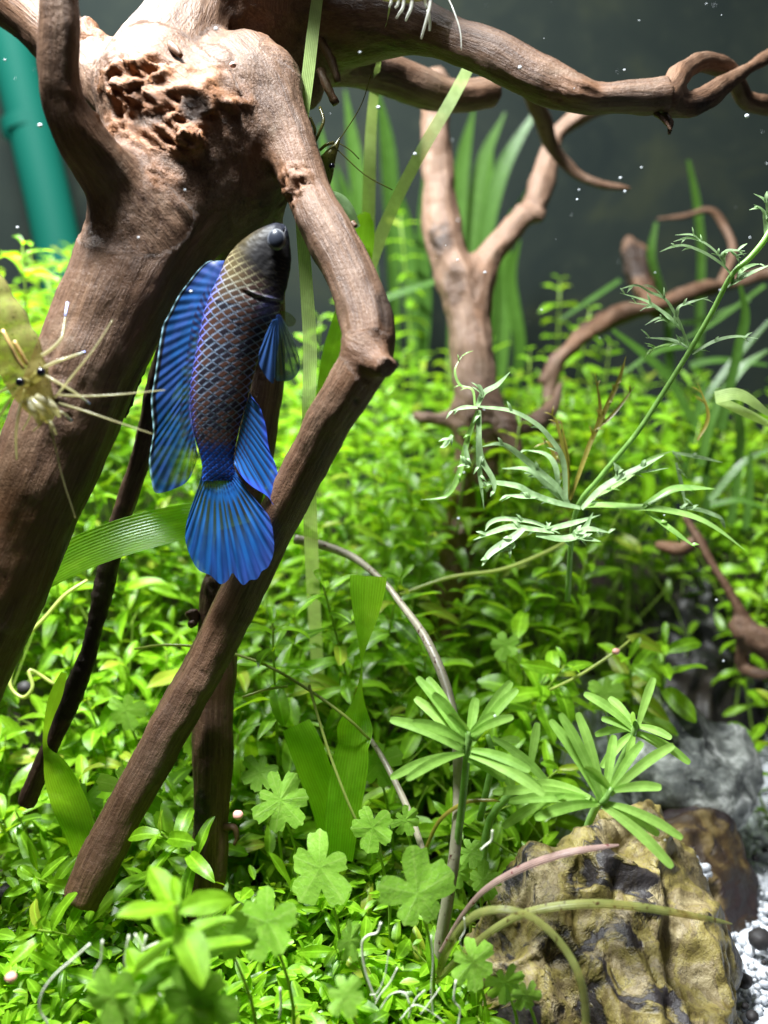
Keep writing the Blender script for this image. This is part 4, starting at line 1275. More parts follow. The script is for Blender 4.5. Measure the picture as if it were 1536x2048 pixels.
LEAVES_N = [leaf_mesh('leaf', M_STEMLEAF, w_, 0.8, ar, fo, nv=9, twist=tw, wave=0.05) for w_, ar, fo, tw in ((0.24, 0.8, 0.4, 0.2), (0.28, 1.2, 0.3, -0.3), (0.21, 0.5, 0.5, 0.4), (0.26, 1.6, 0.35, 0.1))]

nleaf = 0
def stem_plant(name, base, top, label, group, L=0.72, nodes=7, gap=0.42, leaves=LEAVES, rs=0.035, seed=0, openness=0.9, tipup=1.2, stemmat=None, lean=0.0, cat='stem plant'):
    global nleaf
    r = random.Random(seed)
    base, top = np.array(base, float), np.array(top, float)
    t = thing(name, label, cat, base, group)
    mid_ = (base + top) / 2 + np.array([r.uniform(-.6, .6), r.uniform(-.2, .8), 0.1])
    cv = catmull(np.array([np.append(base, rs), np.append(mid_, rs), np.append(top, rs * 0.6)]), 4)
    vs, fs, uv = tube_data(cv[::2] if len(cv) > 6 else cv, 5, 2)
    link('stem', make_mesh('stem', vs, fs, stemmat or M_STEM, uv=uv), t)
    cum_ = np.concatenate([[0], np.cumsum(np.linalg.norm(np.diff(cv[:, :3], axis=0), axis=1))])
    az = r.uniform(0, math.pi)
    for n_ in range(nodes):
        dist = cum_[-1] - n_ * gap * (0.55 + 0.45 * min(1, n_ / 2.5))
        if dist < 0.2:
            break
        p = np.array([np.interp(dist, cum_, cv[:, k]) for k in range(3)])
        p2 = np.array([np.interp(dist - 0.1, cum_, cv[:, k]) for k in range(3)])
        T = vn(p - p2)
        X = vn(np.cross(T, [0.31, 0.95, 0.1]))
        Y = np.cross(T, X)
        el = (tipup if n_ == 0 else openness * (1 - 0.09 * n_)) * 0.75
        sz = L * (0.5 if n_ == 0 else 0.8 if n_ == 1 else 1.0) * r.uniform(0.82, 1.12)
        for s in (0, 1):
            a = az + math.pi * s + r.uniform(-.25, .25)
            out_ = math.cos(a) * X + math.sin(a) * Y
            e = el + r.uniform(-.22, .22)
            dr = out_ * math.cos(e) + T * math.sin(e)
            up = T * math.cos(e) - out_ * math.sin(e)
            sd = np.cross(dr, up)
            ro = r.uniform(-.55, .55)
            up = up * math.cos(ro) + sd * math.sin(ro)
            place('leaf', r.choice(leaves), t, frame(p, dr, up, sz))
            nleaf += 1
        az += math.pi / 2 + r.uniform(-.2, .2)
    return t

# ------------------------------------------------------------------ canopy of the planted bed
def canopy(x, y):
    x = np.asarray(x, float)
    y = np.asarray(y, float)
    h = np.interp(y, [11, 15.2, 17.0, 19.4, 23, 30, 36], [1.6, 2.3, 3.2, 4.8, 7.6, 10.3, 11.2])
    h = h + 3.0 * sstep(-4.5, -8.5, x) * sstep(18.5, 25, y)
    h = h - 1.0 * sstep(3, 8, x) * sstep(18, 22, y)
    h = h + 1.9 * np.exp(-((x - 2.2) / 2.6) ** 2) * np.exp(-((y - 24.2) / 2.0) ** 2) + 1.3 * np.exp(-((x - 8.0) / 3.0) ** 2) * np.exp(-((y - 29) / 3.0) ** 2)
    return h

def bed_mask(x, y):
    if abs(x) > 0.405 * y + 0.6:
        return False
    if x > 1.6 and y < 17.3:
        return False
    if x > 3.4 + max(0, (y - 17)) * 0.16 and y < 26.5:
        return False
    return True

wood_px = np.array([(-230, 1660, 16.3), (0, 1150, 16.6)])
pts = []
r = random.Random(4)
sp = 1.24
yy = 12.2
k_ = 0
while yy < 35:
    xx = -15.5 + (k_ % 2) * sp / 2
    while xx < 15.5:
        x, y = xx + r.uniform(-.42, .42), yy + r.uniform(-.42, .42)
        if bed_mask(x, y):
            pts.append((x, y))
        xx += sp * (1.0 + 0.018 * max(0, yy - 18))
    yy += sp * 0.92 * (1.0 + 0.02 * max(0, yy - 18))
    k_ += 1
pts.sort(key=lambda q: q[1])
zones = {
    'front': ('low bright green stem plant with small leaves in the carpet around the driftwood feet', 'carpet stems around the driftwood feet'),
    'left': ('tall sunlit yellow green stem plant in the bed left of the thick driftwood trunk', 'tall stems left of the trunk'),
    'mid': ('bright green leafy stem plant between the bent branch and the pale upright driftwood', 'stems between the two driftwoods'),
    'right': ('leafy green stem plant in the shaded bed around the fine-leaved plant', 'stems around the fine-leaved plant'),
    'behind': ('bright green stem plant seen through the gap between the trunk and the bent branch', 'stems in the gap behind the fish')}
cntz = {}
for i, (x, y) in enumerate(pts):
    if y < 16.6:
        z = 'front'
    elif x < -0.30 * y + 0.2:
        z = 'left'
    elif x > 0.145 * y + 0.6:
        z = 'right'
    elif x > -0.055 * y:
        z = 'mid'
    else:
        z = 'behind'
    cntz[z] = cntz.get(z, 0) + 1
    h = float(canopy(x, y)) + r.uniform(-.7, .55) * min(1, y / 22)
    g = float(ground_h(x, y)) - 0.1
    lab, grp = zones[z]
    stem_plant('stem_plant', (x + r.uniform(-.5, .5), y + r.uniform(0.4, 1.6), g), (x, y, h), lab, grp, L=r.uniform(0.9, 1.2) if y > 22 else r.uniform(1.0, 1.4) if y > 16 else r.uniform(0.7, 1.0), nodes=6 if y > 27 else 7, gap=0.46 if y > 16 else 0.32, seed=i, openness=r.uniform(.75, 1.15), rs=0.034, leaves=LEAVES_N if r.random() < 0.45 else LEAVES)
print('stems', len(pts), cntz)

# single stems that stand out
feat = [((645, 1168, 19.6), 0.82, 9, 0.44, 'upright fresh green stem plant with arching leaves behind the twisted ribbon leaf'),
        ((545, 1245, 19.0), 0.80, 7, 0.44, 'fresh green stem plant with drooping leaves right beside the bent branch'),
        ((322, 1668, 17.1), 0.78, 5, 0.36, 'small star-shaped green stem plant between the two lower branch ends'),
        ((800, 1160, 21.0), 0.85, 7, 0.45, 'bushy green stem plant just right of the twisted ribbon leaf top'),
        ((1258, 1318, 22.0), 0.95, 6, 0.42, 'leafy green stem plant leaning out in front of the added dark rock'),
        ((1330, 1290, 22.4), 0.9, 5, 0.42, 'leafy green stem plant bending right above the grey rock'),
        ((1130, 1330, 20.5), 0.85, 6, 0.42, 'green stem plant with spread leaves above the pale star-leaved plants'),
        ((1170, 1110, 23.2), 0.9, 6, 0.42, 'green stem plant beneath the whitish fine-leaved rosette'),
        ((1300, 820, 27.0), 1.0, 6, 0.45, 'broad-leaved bright green stem plant under the long fine-leaved stem'),
        ((45, 490, 24.5), 1.05, 9, 0.5, 'tall pale stem plant with slender whorled leaves in front of the green pipe'),
        ((120, 545, 26.0), 1.0, 8, 0.5, 'tall pale stem plant with slender leaves touching the trunk edge'),
        ((70, 1755, 17.0), 0.62, 6, 0.34, 'small green stem plant by the dark gap left of the cut branch end'),
        ((75, 1860, 16.2), 0.62, 6, 0.34, 'small green stem plant standing alone below the cut branch end')]
for i, ((px, py, d), L, nn, gp, lab) in enumerate(feat):
    tp = P(px, py, d)
    bs = np.array([tp[0] + random.uniform(-.6, .6), tp[1] + random.uniform(1.2, 2.2), float(ground_h(tp[0], tp[1])) - 0.1])
    stem_plant('stem_plant', bs, tp, lab, None, L=L * 1.25, nodes=nn, gap=gp * 0.85, seed=900 + i, openness=0.95)

# blurred rosettes close to the glass
for i, (px, py, d, L, lab) in enumerate(((350, 1805, 13.3, 0.92, 'large bright yellow green rosette of broad leaves under the cut branch end'),
                                         (300, 1950, 13.4, 0.8, 'broad-leaved rosette low in front of the hanging white roots'),)):
    tp = P(px, py, d)
    stem_plant('rosette_plant', (tp[0] + .2, tp[1] + .3, 0.2), tp, lab, None, L=L, nodes=7, gap=0.2, leaves=LEAVES_F, seed=50 + i, openness=0.62, tipup=0.95, rs=0.05)

# ------------------------------------------------------------------ undergrowth mass
def low_leaf():
    v, f = [], []
    prof = [0.14, 0.75, 1.0, 0.8, 0.25]
    for j in range(5):
        t = j / 4
        for s in (-0.5, 0, 0.5):
            v.append((s * 0.36 * prof[j], t, -0.25 * t * t + 0.12 * abs(s) * prof[j]))
    for j in range(4):
        for i in range(2):
            a = j * 3 + i
            f.append((a, a + 1, a + 4, a + 3))
    return np.array(v), np.array(f)
LV, LF = low_leaf()
def mass(name, n, sampler, smin_, smax_, mat, seed, wide=1.0):
    q = np.random.default_rng(seed)
    C = sampler(q, n)
    n = len(C)
    az = q.uniform(0, 2 * np.pi, n)
    el = q.normal(0.35, 0.45, n)
    yd = np.stack([np.cos(az) * np.cos(el), np.sin(az) * np.cos(el), np.sin(el)], 1)
    zd = np.stack([-np.cos(az) * np.sin(el), -np.sin(az) * np.sin(el), np.cos(el)], 1)
    roll = q.normal(0, 0.4, n)
    xd = np.cross(yd, zd)
    x2 = xd * np.cos(roll)[:, None] + zd * np.sin(roll)[:, None]
    z2 = np.cross(x2, yd)
    s = q.uniform(smin_, smax_, n)
    v = C[:, None] + s[:, None, None] * (LV[None, :, :1] * wide * x2[:, None] + LV[None, :, 1:2] * yd[:, None] + LV[None, :, 2:] * z2[:, None])
    f = (LF[None] + len(LV) * np.arange(n)[:, None, None]).reshape(-1, 4)
    uv = np.tile(np.stack([LV[:, 0] / 0.36 + 0.5, LV[:, 1]], 1), (n, 1))
    return link(name, make_mesh(name, v.reshape(-1, 3), f, mat, uv=uv))
def smp(q, n):
    y = q.uniform(11.6, 35.5, n)
    x = q.uniform(-1, 1, n) * (0.42 * y + 1)
    ok = np.array([bed_mask(a, b) for a, b in zip(x, y)])
    x, y = x[ok], y[ok]
    h = canopy(x, y)
    g = ground_h(x, y)
    z = g + (h - g) * np.sqrt(q.uniform(0.0, 1.0, len(x))) * 0.88 - 0.25
    return np.stack([x, y, z], 1)
o = mass('undergrowth', 9500, smp, 0.5, 0.95, M_UNDER, 77)
tag(o, 'dense tangle of small green leaves filling the planted bed', 'undergrowth', None, 'stuff')
def smp2(q, n):
    y = q.uniform(11.0, 16.5, n)
    x = q.uniform(-1, 1, n) * (0.42 * y + 1)
    ok = (x < 1.9 - 0.15 * (y - 12))
    x, y = x[ok], y[ok]
    return np.stack([x, y, 0.3 + (canopy(x, y) - 0.2) * q.uniform(0.2, 1.0, len(x))], 1)
o = mass('carpet_plants', 5600, smp2, 0.18, 0.52, M_STEMLEAF, 78, 1.35)
tag(o, 'carpet of tiny round green leaves along the bottom front', 'ground cover', None, 'stuff')
# thin tangled stems within the bed
q = np.random.default_rng(9)
tv, tf = [], []
for i in range(900):
    y = q.uniform(12.5, 30)
    x = q.uniform(-1, 1) * (0.42 * y + 1)
    if not bed_mask(x, y):
        continue
    h = float(canopy(x, y))
    g = float(ground_h(x, y))
    z0, z1 = g, g + (h - g) * q.uniform(0.5, 0.97)
    c = np.array([(x, y, z0, 0.022), (x + q.normal(0, .5), y + q.normal(0, .4), (z0 + z1) / 2, 0.022), (x + q.normal(0, .9), y + q.normal(0, .7), z1, 0.016)])
    vs, fs, uv = tube_data(c, 4, 3, False)
    b = len(tv)
    tv += vs
    tf += [tuple(k + b for k in f_) for f_ in fs]
o = link('tangled_stems', make_mesh('tangled_stems', tv, np.array(tf), M_STEM, uv=np.zeros((len(tv), 2))))
tag(o, 'tangle of thin green stems beneath the leaves of the bed', 'stems', None, 'stuff')

# ------------------------------------------------------------------ pale star-leaved plants
def strip_leaf(name, pts, mat, parent, widths, nacross=5, fold=0.12, face=None, thick=0.0, sub=6, curl=0.0):
    """leaf blade along a path (cm); widths in cm (half); face: direction the blade looks to"""
    w4 = np.hstack([np.asarray(pts, float), np.asarray(widths, float)[:, None]])
    c = catmull(w4, sub)
    n = len(c)
    T = np.gradient(c[:, :3], axis=0)
    T /= np.linalg.norm(T, axis=1)[:, None] + 1e-9
    vs, uv, fs = [], [], []
    face = np.asarray(face if face is not None else -FWD * 0.8 + np.array([0, 0, 0.6]), float)
    if face.ndim == 1:
        face = np.repeat(face[None], n, 0)
    else:
        face = np.stack([np.interp(np.linspace(0, 1, n), np.linspace(0, 1, len(face)), face[:, k]) for k in range(3)], 1)
    L = 0
    for i in range(n):
        Nn = face[i] - T[i] * face[i].dot(T[i])
        Nn = vn(Nn)
        X = np.cross(T[i], Nn)
        wv_ = max(c[i, 3], 0.004)
        for k in range(nacross):
            s = k / (nacross - 1) * 2 - 1
            vs.append(c[i, :3] + X * s * wv_ + Nn * (fold * wv_ * (abs(s) - 0.5) + curl * wv_ * (s * s)))
            uv.append((k / (nacross - 1), i / (n - 1)))
    for i in range(n - 1):
        for k in range(nacross - 1):
            a = i * nacross + k
            fs.append((a, a + 1, a + nacross + 1, a + nacross))
    return link(name, make_mesh(name, vs, fs, mat, uv=uv), parent)

def star(label, stem, d, leaves):
    t = thing('star_leaved_plant', label, 'aquarium plant', P(*stem[-1][:3]), None)
    tube('stem', pxpath(stem), M_FERN_G, t, 7, 4)
    rr = random.Random(len(leaves))
    for (bx, by), (tx, ty), dd in leaves:
        b = P(bx, by, d)
        e = P(tx, ty, d + dd)
        L = np.linalg.norm(e - b)
        up = np.array([0, 0, 1.0]) * L * 0.055
        q = [b, b + (e - b) * 0.3 + up, b + (e - b) * 0.65 + up * 1.1, b + (e - b) * 0.93 + up * 0.25, e]
        w0 = 0.080 * rr.uniform(0.9, 1.1) * min(1, 0.55 + L * 0.45)
        strip_leaf('leaf', q, M_STAR, t, [w0 * 0.5, w0 * 0.9, w0 * 1.08, w0 * 0.8, w0 * 0.42], 5, 0.25, np.array([0.25 * rr.uniform(-1, 1), -0.95, 0.6]))
star('pale green star-leaved plant with its rosette in front of the spotted grey stalk',
     [(936, 1462, 16.2, 5), (934, 1502, 16.25, 7), (925, 1600, 16.6, 8), (900, 1800, 17.2, 8), (880, 1960, 17.6, 8)], 16.2,
     [((932, 1495), (834, 1354), .5), ((932, 1490), (855, 1355), .7), ((930, 1500), (830, 1396), .5), ((938, 1480), (866, 1387), -.1), ((940, 1468), (896, 1429), -.2),
      ((926, 1502), (780, 1439), .3), ((932, 1485), (825, 1445), -.3), ((940, 1490), (1023, 1363), .4), ((942, 1490), (1035, 1378), .2), ((940, 1468), (991, 1428), -.1),
      ((942, 1470), (1027, 1434), -.3), ((938, 1480), (952, 1395), .6), ((926, 1508), (781, 1556), .1), ((928, 1506), (813, 1559), -.5), ((942, 1500), (1060, 1542), -.4),
      ((940, 1510), (1089, 1590), -.6), ((942, 1508), (1082, 1578), .1), ((936, 1520), (1010, 1560), .5)])
star('pale green star-leaved plant hanging over the top of the yellow rock',
     [(1224, 1575, 16.0, 5), (1200, 1606, 16.1, 7), (1150, 1585, 16.9, 8), (1060, 1570, 17.8, 8), (980, 1640, 18.4, 8), (960, 1800, 18.8, 8)], 16.05,
     [((1200, 1600), (1100, 1440), .3), ((1204, 1600), (1120, 1427), .1), ((1208, 1598), (1155, 1425), .3), ((1210, 1595), (1228, 1470), .6), ((1215, 1590), (1285, 1484), .4),
      ((1220, 1590), (1348, 1490), .0), ((1222, 1580), (1168, 1537), -.3), ((1225, 1582), (1323, 1575), -.2), ((1200, 1606), (1018, 1603), .2), ((1196, 1608), (1070, 1637), -.4),
      ((1215, 1606), (1365, 1677), -.3), ((1205, 1612), (1345, 1735), -.5), ((1205, 1608), (1318, 1670), .3), ((1190, 1602), (985, 1585), .7), ((1130, 1590), (1005, 1655), .6), ((1180, 1596), (1060, 1568), .9)])
star('pale green star-leaved plant in front of the grey speckled rock',
     [(1268, 1440, 18.0, 5), (1268, 1462, 18.0, 7), (1225, 1560, 18.6, 8), (1180, 1640, 19.2, 8), (1150, 1760, 19.8, 8)], 18.0,
     [((1266, 1458), (1168, 1387), .3), ((1268, 1452), (1218, 1395), .4), ((1264, 1462), (1203, 1437), .2), ((1275, 1455), (1308, 1355), .3), ((1275, 1452), (1343, 1477), -.4),
      ((1276, 1465), (1380, 1527), -.3), ((1268, 1452), (1263, 1425), -.2), ((1262, 1468), (1203, 1535), -.2), ((1268, 1470), (1255, 1520), -.4), ((1272, 1468), (1330, 1500), .5), ((1262, 1460), (1190, 1470), .6)])
star('faint green star-leaved shoot half hidden between the pale rosettes',
     [(975, 1470, 18.6, 5), (985, 1520, 18.7, 7), (960, 1640, 19, 7)], 18.6,
     [((985, 1475), (1096, 1566), -.2), ((1060, 1540), (1075, 1445), .2), ((985, 1490), (1040, 1480), .4), ((980, 1500), (900, 1540), .3), ((985, 1500), (1030, 1590), .1)])

# ------------------------------------------------------------------ pennywort leaves
def penny_mesh(name, seed, lobes=5):
    r = random.Random(seed)
    NR, NT = 6, 84
    vs, fs, uv = [(0, 0, 0)], [], [(0.5, 0.5)]
    amp = [r.uniform(0.74, 1.15) for _ in range(lobes)]
    drp = [r.uniform(-0.28, 0.12) for _ in range(lobes)]
    dep_ = [r.uniform(0.16, 0.50) for _ in range(lobes)]
    for j in range(1, NR + 1):
        q = j / NR
        for k in range(NT):
            ph = -math.pi + 2 * math.pi * (k + 0.5) / NT
            u = (ph / math.pi * 0.5 + 0.5) * lobes
            li = min(lobes - 1, int(u))
            fu = u - li
            e_ = min(fu, 1 - fu)
            ks = li if fu < 0.5 else li + 1
            dp = 0.62 if ks in (0, lobes) else dep_[ks % lobes]
            notch = dp * max(0.0, 1 - e_ / (0.30 if ks in (0, lobes) else 0.20)) ** 0.9
            cren = 1 + 0.035 * math.cos(2 * math.pi * fu * 3.0 + math.pi) + 0.018 * math.cos(2 * math.pi * fu * 5.0 + li)
            rad = (0.86 + 0.14 * math.sin(math.pi * fu) ** 0.5) * (1 - notch) * cren * amp[li]
            rr_ = q * (0.50 * (1 - q) + rad * q)
            x, y = rr_ * math.sin(ph), rr_ * math.cos(ph)
            z = 0.03 * rr_ * math.cos(2 * math.pi * fu + math.pi) + drp[li] * rr_ * rr_ * math.sin(math.pi * fu) + 0.16 * rr_ * rr_ - 0.30 * (rr_ ** 2) * (abs(math.sin(ph * 0.5 + seed)) ** 2)
            vs.append((x, y, z))
            uv.append((0.5 + x * 0.5, 0.5 + y * 0.5))
    for k in range(NT):
        fs.append((0, 1 + k, 1 + (k + 1) % NT))
    for j in range(NR - 1):
        for k in range(NT):
            a = 1 + j * NT
            fs.append((a + k, a + NT + k, a + NT + (k + 1) % NT, a + (k + 1) % NT))
    ph = np.arctan2(np.array(vs)[:, 0], np.array(vs)[:, 1])
    return make_mesh(name, vs, fs, M_PENNY_V, uv=uv, flt={'ang': (ph / math.pi * 0.5 + 0.5) * lobes})

m, nt, out = newmat('pennywort_blade')
oi = nt.nodes.new('ShaderNodeObjectInfo')
tc = nt.nodes.new('ShaderNodeTexCoord')
base = mixc(nt, oi.outputs['Random'], (0.17, 0.36, 0.03), (0.23, 0.44, 0.05))
nz = noise(nt, tc.outputs['UV'], 9, 5, 0.6)
base = mixc(nt, math_(nt, 'MULTIPLY', math_(nt, 'SUBTRACT', nz, 0.5), 2.5, True), base, (0.32, 0.52, 0.08))
an = attr(nt, 'ang', 'Fac')
fr_ = math_(nt, 'FRACT', an)
v1 = math_(nt, 'ABSOLUTE', math_(nt, 'SUBTRACT', fr_, 0.5))
v1 = math_(nt, 'LESS_THAN', v1, 0.035)
vo = nt.nodes.new('ShaderNodeTexVoronoi')
vo.feature = 'DISTANCE_TO_EDGE'
vo.inputs['Scale'].default_value = 11
nt.links.new(tc.outputs['UV'], vo.inputs['Vector'])
v2 = math_(nt, 'LESS_THAN', vo.outputs[0], 0.035)
vv_ = math_(nt, 'MAXIMUM', v1, math_(nt, 'MULTIPLY', v2, 0.45))
base = mixc(nt, math_(nt, 'MULTIPLY', vv_, 0.35), base, (0.38, 0.56, 0.13))
br = noise(nt, tc.outputs['UV'], 26, 3, 0.6)
base = mixc(nt, math_(nt, 'MULTIPLY', math_(nt, 'SUBTRACT', br, 0.70), 12, True), base, (0.16, 0.12, 0.03))
p = pbsdf(nt, base, 0.45, 0.4, bump(nt, math_(nt, 'ADD', nz, math_(nt, 'MULTIPLY', vv_, -0.5)), 0.5, 0.0004))
t_ = nt.nodes.new('ShaderNodeBsdfTranslucent')
nt.links.new(mixc(nt, 0.5, base, (0.46, 0.78, 0.05)), t_.inputs[0])
nt.links.new(mixs(nt, 0.38, p.outputs[0], t_.outputs[0]), out.inputs[0])
M_PENNY_V = m
PEN = [penny_mesh('blade', s, l) for s, l in ((1, 5), (2, 5), (3, 6), (4, 5), (5, 7))]
pen = [  # px, py, d, radius px, tilt(x,y), mesh, label
    (640, 1735, 16.3, 84, (0.1, 0.3), 0, 'lobed pennywort leaf lying flat right of the lower branch foot'),
    (835, 1788, 15.7, 92, (0.1, 0.55), 1, 'largest pale lobed pennywort leaf against the spotted grey stalk'),
    (745, 1655, 17.0, 64, (-0.1, 0.4), 3, 'lobed pennywort leaf between the ribbon leaf foot and spotted stalk'),
    (535, 1845, 14.6, 98, (-0.25, 0.55), 3, 'broad smooth pennywort leaf with pointed lobes beside the yellow green rosette'),
    (560, 1600, 17.6, 66, (0.15, 0.4), 4, 'pennywort leaf with a pink snail close to the upright lower branch'),
    (520, 1545, 18.3, 48, (0, 0.5), 2, 'pennywort leaf right of the upright branch above the pink snail leaf'),
    (755, 1525, 18.6, 56, (0.1, 0.35), 0, 'pennywort leaf tucked behind the twisted ribbon leaf'),
    (262, 1578, 17.9, 74, (-0.2, 0.5), 4, 'bluish pennywort leaf pressed against the bent branch by the ribbon leaf'),
    (945, 1925, 15.6, 62, (0.1, 0.4), 2, 'small crinkled pennywort leaf at the left foot of the yellow rock'),
    (1010, 1965, 15.5, 46, (0.2, 0.3), 4, 'small pennywort leaf overlapping the yellow rock below the curved stalk'),
    (1052, 1990, 15.4, 40, (0.3, 0.3), 2, 'tiny heart-like pennywort leaf on the yellow rock face'),
    (940, 1705, 17.6, 36, (0, 0.4), 2, 'tiny three-lobed pennywort leaf between spotted stalk and yellow rock'),
    (965, 1760, 17.4, 40, (0, 0.3), 1, 'small pennywort leaf under the pink curved stalk'),
    (915, 1745, 17.6, 34, (0.1, 0.4), 4, 'small pennywort leaf just right of the spotted stalk'),
    (225, 1992, 13.2, 88, (-0.2, 0.45), 3, 'blurred broad pennywort leaf low beside the hanging white root'),
    (395, 1995, 13.2, 92, (0.2, 0.35), 0, 'blurred broad pennywort leaf under the yellow green rosette'),
    (455, 1880, 14.2, 62, (0.0, 0.5), 1, 'shaded pennywort leaf behind the pointed-lobe leaf'),
    (700, 1880, 15.8, 44, (0.9, 0.3), 4, 'ragged yellowing pennywort leaf standing on edge beside a white root'),
    (170, 1600, 18.6, 48, (0, 0.4), 2, 'pennywort leaf behind the tip of the thin dark branch'),
    (380, 1480, 19.6, 44, (0.2, 0.4), 1, 'pennywort leaf in the gap left of the upright branch'),
    (250, 1420, 20.4, 46, (-0.2, 0.3), 0, 'pale pennywort leaf above the middle of the bent branch lower arm'),
    (1010, 1290, 21.5, 40, (0.1, 0.3), 3, 'bluish pennywort leaf in the bed above the star-leaved rosettes'),
    (1210, 1385, 21.5, 44, (0.2, 0.5), 0, 'pennywort leaf behind the star-leaved plant by the grey rock'),
    (690, 1990, 14.0, 50, (0, 0.3), 2, 'round pennywort leaf among the carpet by the white roots'),
    (810, 1640, 17.2, 34, (0, 0.4), 4, 'small pennywort leaf beside the thin spotted stalk')]
for i, (px, py, d, rp, (tx, ty), mi, lab) in enumerate(pen):
    c = P(px, py, d)
    t = thing('pennywort', lab, 'aquarium plant', (c[0] + 0.2, c[1] + 0.5, float(ground_h(c[0], c[1]))))
    nrm_ = vn(np.array([tx, -0.42 - ty * 0.5, 0.75]))
    a = random.uniform(-0.8, 0.8) + math.pi
    yd = np.array([math.sin(a), -0.2, math.cos(a) * 0.9])
    place('blade', PEN[mi], t, frame(c, yd, nrm_, rp * 0.88 * d / FPX))
    tube('stalk', np.array([[c[0] + 0.2, c[1] + 0.5, float(ground_h(c[0], c[1])), 0.03], [c[0] + 0.3, c[1] + 0.45, c[2] * 0.6, 0.03], [c[0], c[1] + 0.02, c[2] - 0.01, 0.022]]), M_STEM, t, 5, 4)

# ------------------------------------------------------------------ ribbon leaves and grass blades
def ribbon(name, label, pts, mat, face=None, nacross=9, fold=0.0, curl=0.0, cat='leaf', sub=8, group=None):
    p = np.array([P(x, y, d) for x, y, d, w_ in pts])
    ww = [w_ * d / FPX for x, y, d, w_ in pts]
    t = strip_leaf(name, p, mat, None, ww, nacross, fold, face, sub=sub, curl=curl)
    return tag(t, label, cat, group)
FC = -FWD
ribbon('ribbon_leaf', 'broad green ribbon leaf pinched into a twist in the middle of the bed',
       [(737, 1152, 18.4, 37), (735, 1185, 18.4, 35), (731, 1245, 18.4, 24), (724, 1310, 18.4, 6), (723, 1345, 18.4, 4), (714, 1420, 18.4, 28), (706, 1490, 18.3, 40), (695, 1560, 18.3, 38), (684, 1640, 18.4, 34), (676, 1720, 18.6, 30)], M_RIBBON,
       [FC, FC + RGT * .3, FC + RGT, FC * 0.4 + RGT, FC * .6 - RGT * .5, FC, FC])
ribbon('ribbon_leaf', 'dark green torn ribbon leaf leaning left of the twisted ribbon leaf',
       [(592, 1450, 18.9, 30), (610, 1490, 18.8, 33), (632, 1550, 18.8, 34), (655, 1610, 18.8, 34), (672, 1700, 18.9, 30)], M_RIBBON, [FC + RGT * .4, FC, FC - RGT * .2])
ribbon('ribbon_leaf', 'curling green ribbon leaf wrapped around the tip of the thin dark branch',
       [(128, 1345, 18.2, 6), (112, 1390, 18.1, 14), (97, 1440, 18.0, 10), (90, 1490, 18.0, 6), (108, 1530, 18.0, 22), (138, 1605, 18.1, 37), (165, 1680, 18.3, 36), (195, 1760, 18.6, 30)], M_RIBBON,
       [FC + RGT * .6, FC + RGT, FC + RGT * 1.5, FC * .5 + RGT, FC, FC - RGT * .3, FC])
ribbon('ribbon_leaf', 'wide glossy ribbon leaf crossing behind the trunk and the fish tail',
       [(60, 1165, 17.9, 40), (150, 1115, 18.0, 48), (240, 1080, 18.05, 50), (330, 1055, 18.2, 48), (420, 1035, 18.5, 44), (520, 1010, 19, 38), (600, 985, 19.6, 26)], M_RIBBON,
       np.array([0.1, -0.55, 0.85]), 13, 0.0, 0.12)
ribbon('ribbon_leaf', 'short green ribbon leaf standing upright behind the bent branch elbow',
       [(735, 425, 19.5, 6), (728, 445, 19.5, 20), (722, 500, 19.5, 26), (700, 600, 19.6, 26), (660, 720, 19.8, 24), (640, 860, 20, 20)], M_RIBBON, [FC, FC - RGT * .4, FC - RGT])
ribbon('grass_blade', 'long pale grass blade running from the top down behind the fish',
       [(646, -60, 17.55, 10), (634, 0, 17.5, 12), (617, 140, 17.42, 13), (604, 260, 17.45, 12), (601, 400, 17.6, 12), (612, 560, 17.8, 13), (620, 700, 17.9, 14), (617, 850, 18.0, 13), (622, 1080, 19.4, 14), (630, 1250, 21.5, 13), (640, 1420, 23, 12)], M_GRASS, [FC - RGT * .2, FC])
ribbon('grass_blade', 'slanting pale grass blade crossing in front of the pale upright driftwood',
       [(945, 120, 20.6, 11), (900, 205, 20.5, 12), (850, 290, 20.4, 12), (795, 395, 20.3, 12), (755, 490, 20.4, 13), (715, 620, 20.8, 13), (680, 780, 21.5, 14)], M_GRASS, [FC + RGT * .2, FC])
ribbon('grass_blade', 'thin grass blade hanging from the shrimp on the long branch',
       [(781, 8, 16.7, 3), (772, 50, 17.4, 3.5), (760, 110, 18.8, 5), (750, 170, 20.5, 9), (742, 260, 21.4, 11), (738, 380, 21.6, 13), (735, 500, 21.8, 13), (728, 640, 22.4, 12)], M_GRASS, [FC, FC])
ribbon('grass_blade', 'pale curved grass blade end just behind the bent branch shoulder',
       [(650, 380, 19.0, 8), (680, 395, 18.9, 14), (702, 425, 18.9, 14), (716, 455, 19, 9)], M_FERN, [np.array([0.2, -0.5, 0.9])])

# spotted stalks
def stalk(label, pts, mat, name='leaf_stalk'):
    o = tube(name, pxpath(pts), mat, None, 9, 8)
    return tag(o, label, 'stalk')
stalk('tall spotted grey stalk arching down through the star-leaved rosette', [(590, 1078, 20.6, 10), (650, 1092, 20.5, 9), (710, 1117, 20.2, 8), (768, 1165, 19.6, 6), (800, 1205, 19.1, 7), (850, 1275, 18.4, 9), (888, 1360, 17.8, 10), (908, 1440, 17.3, 10), (916, 1520, 17.0, 11), (916, 1620, 16.9, 11), (908, 1720, 16.9, 12), (893, 1810, 17.0, 12), (872, 1940, 17.3, 14)], M_SPOT)
stalk('thin spotted stalk beside the lobed pennywort leaves', [(735, 1470, 18.8, 5), (770, 1525, 18.3, 6), (810, 1605, 17.8, 7), (835, 1670, 17.5, 7), (850, 1720, 17.4, 6), (862, 1800, 17.6, 6)], M_SPOT)
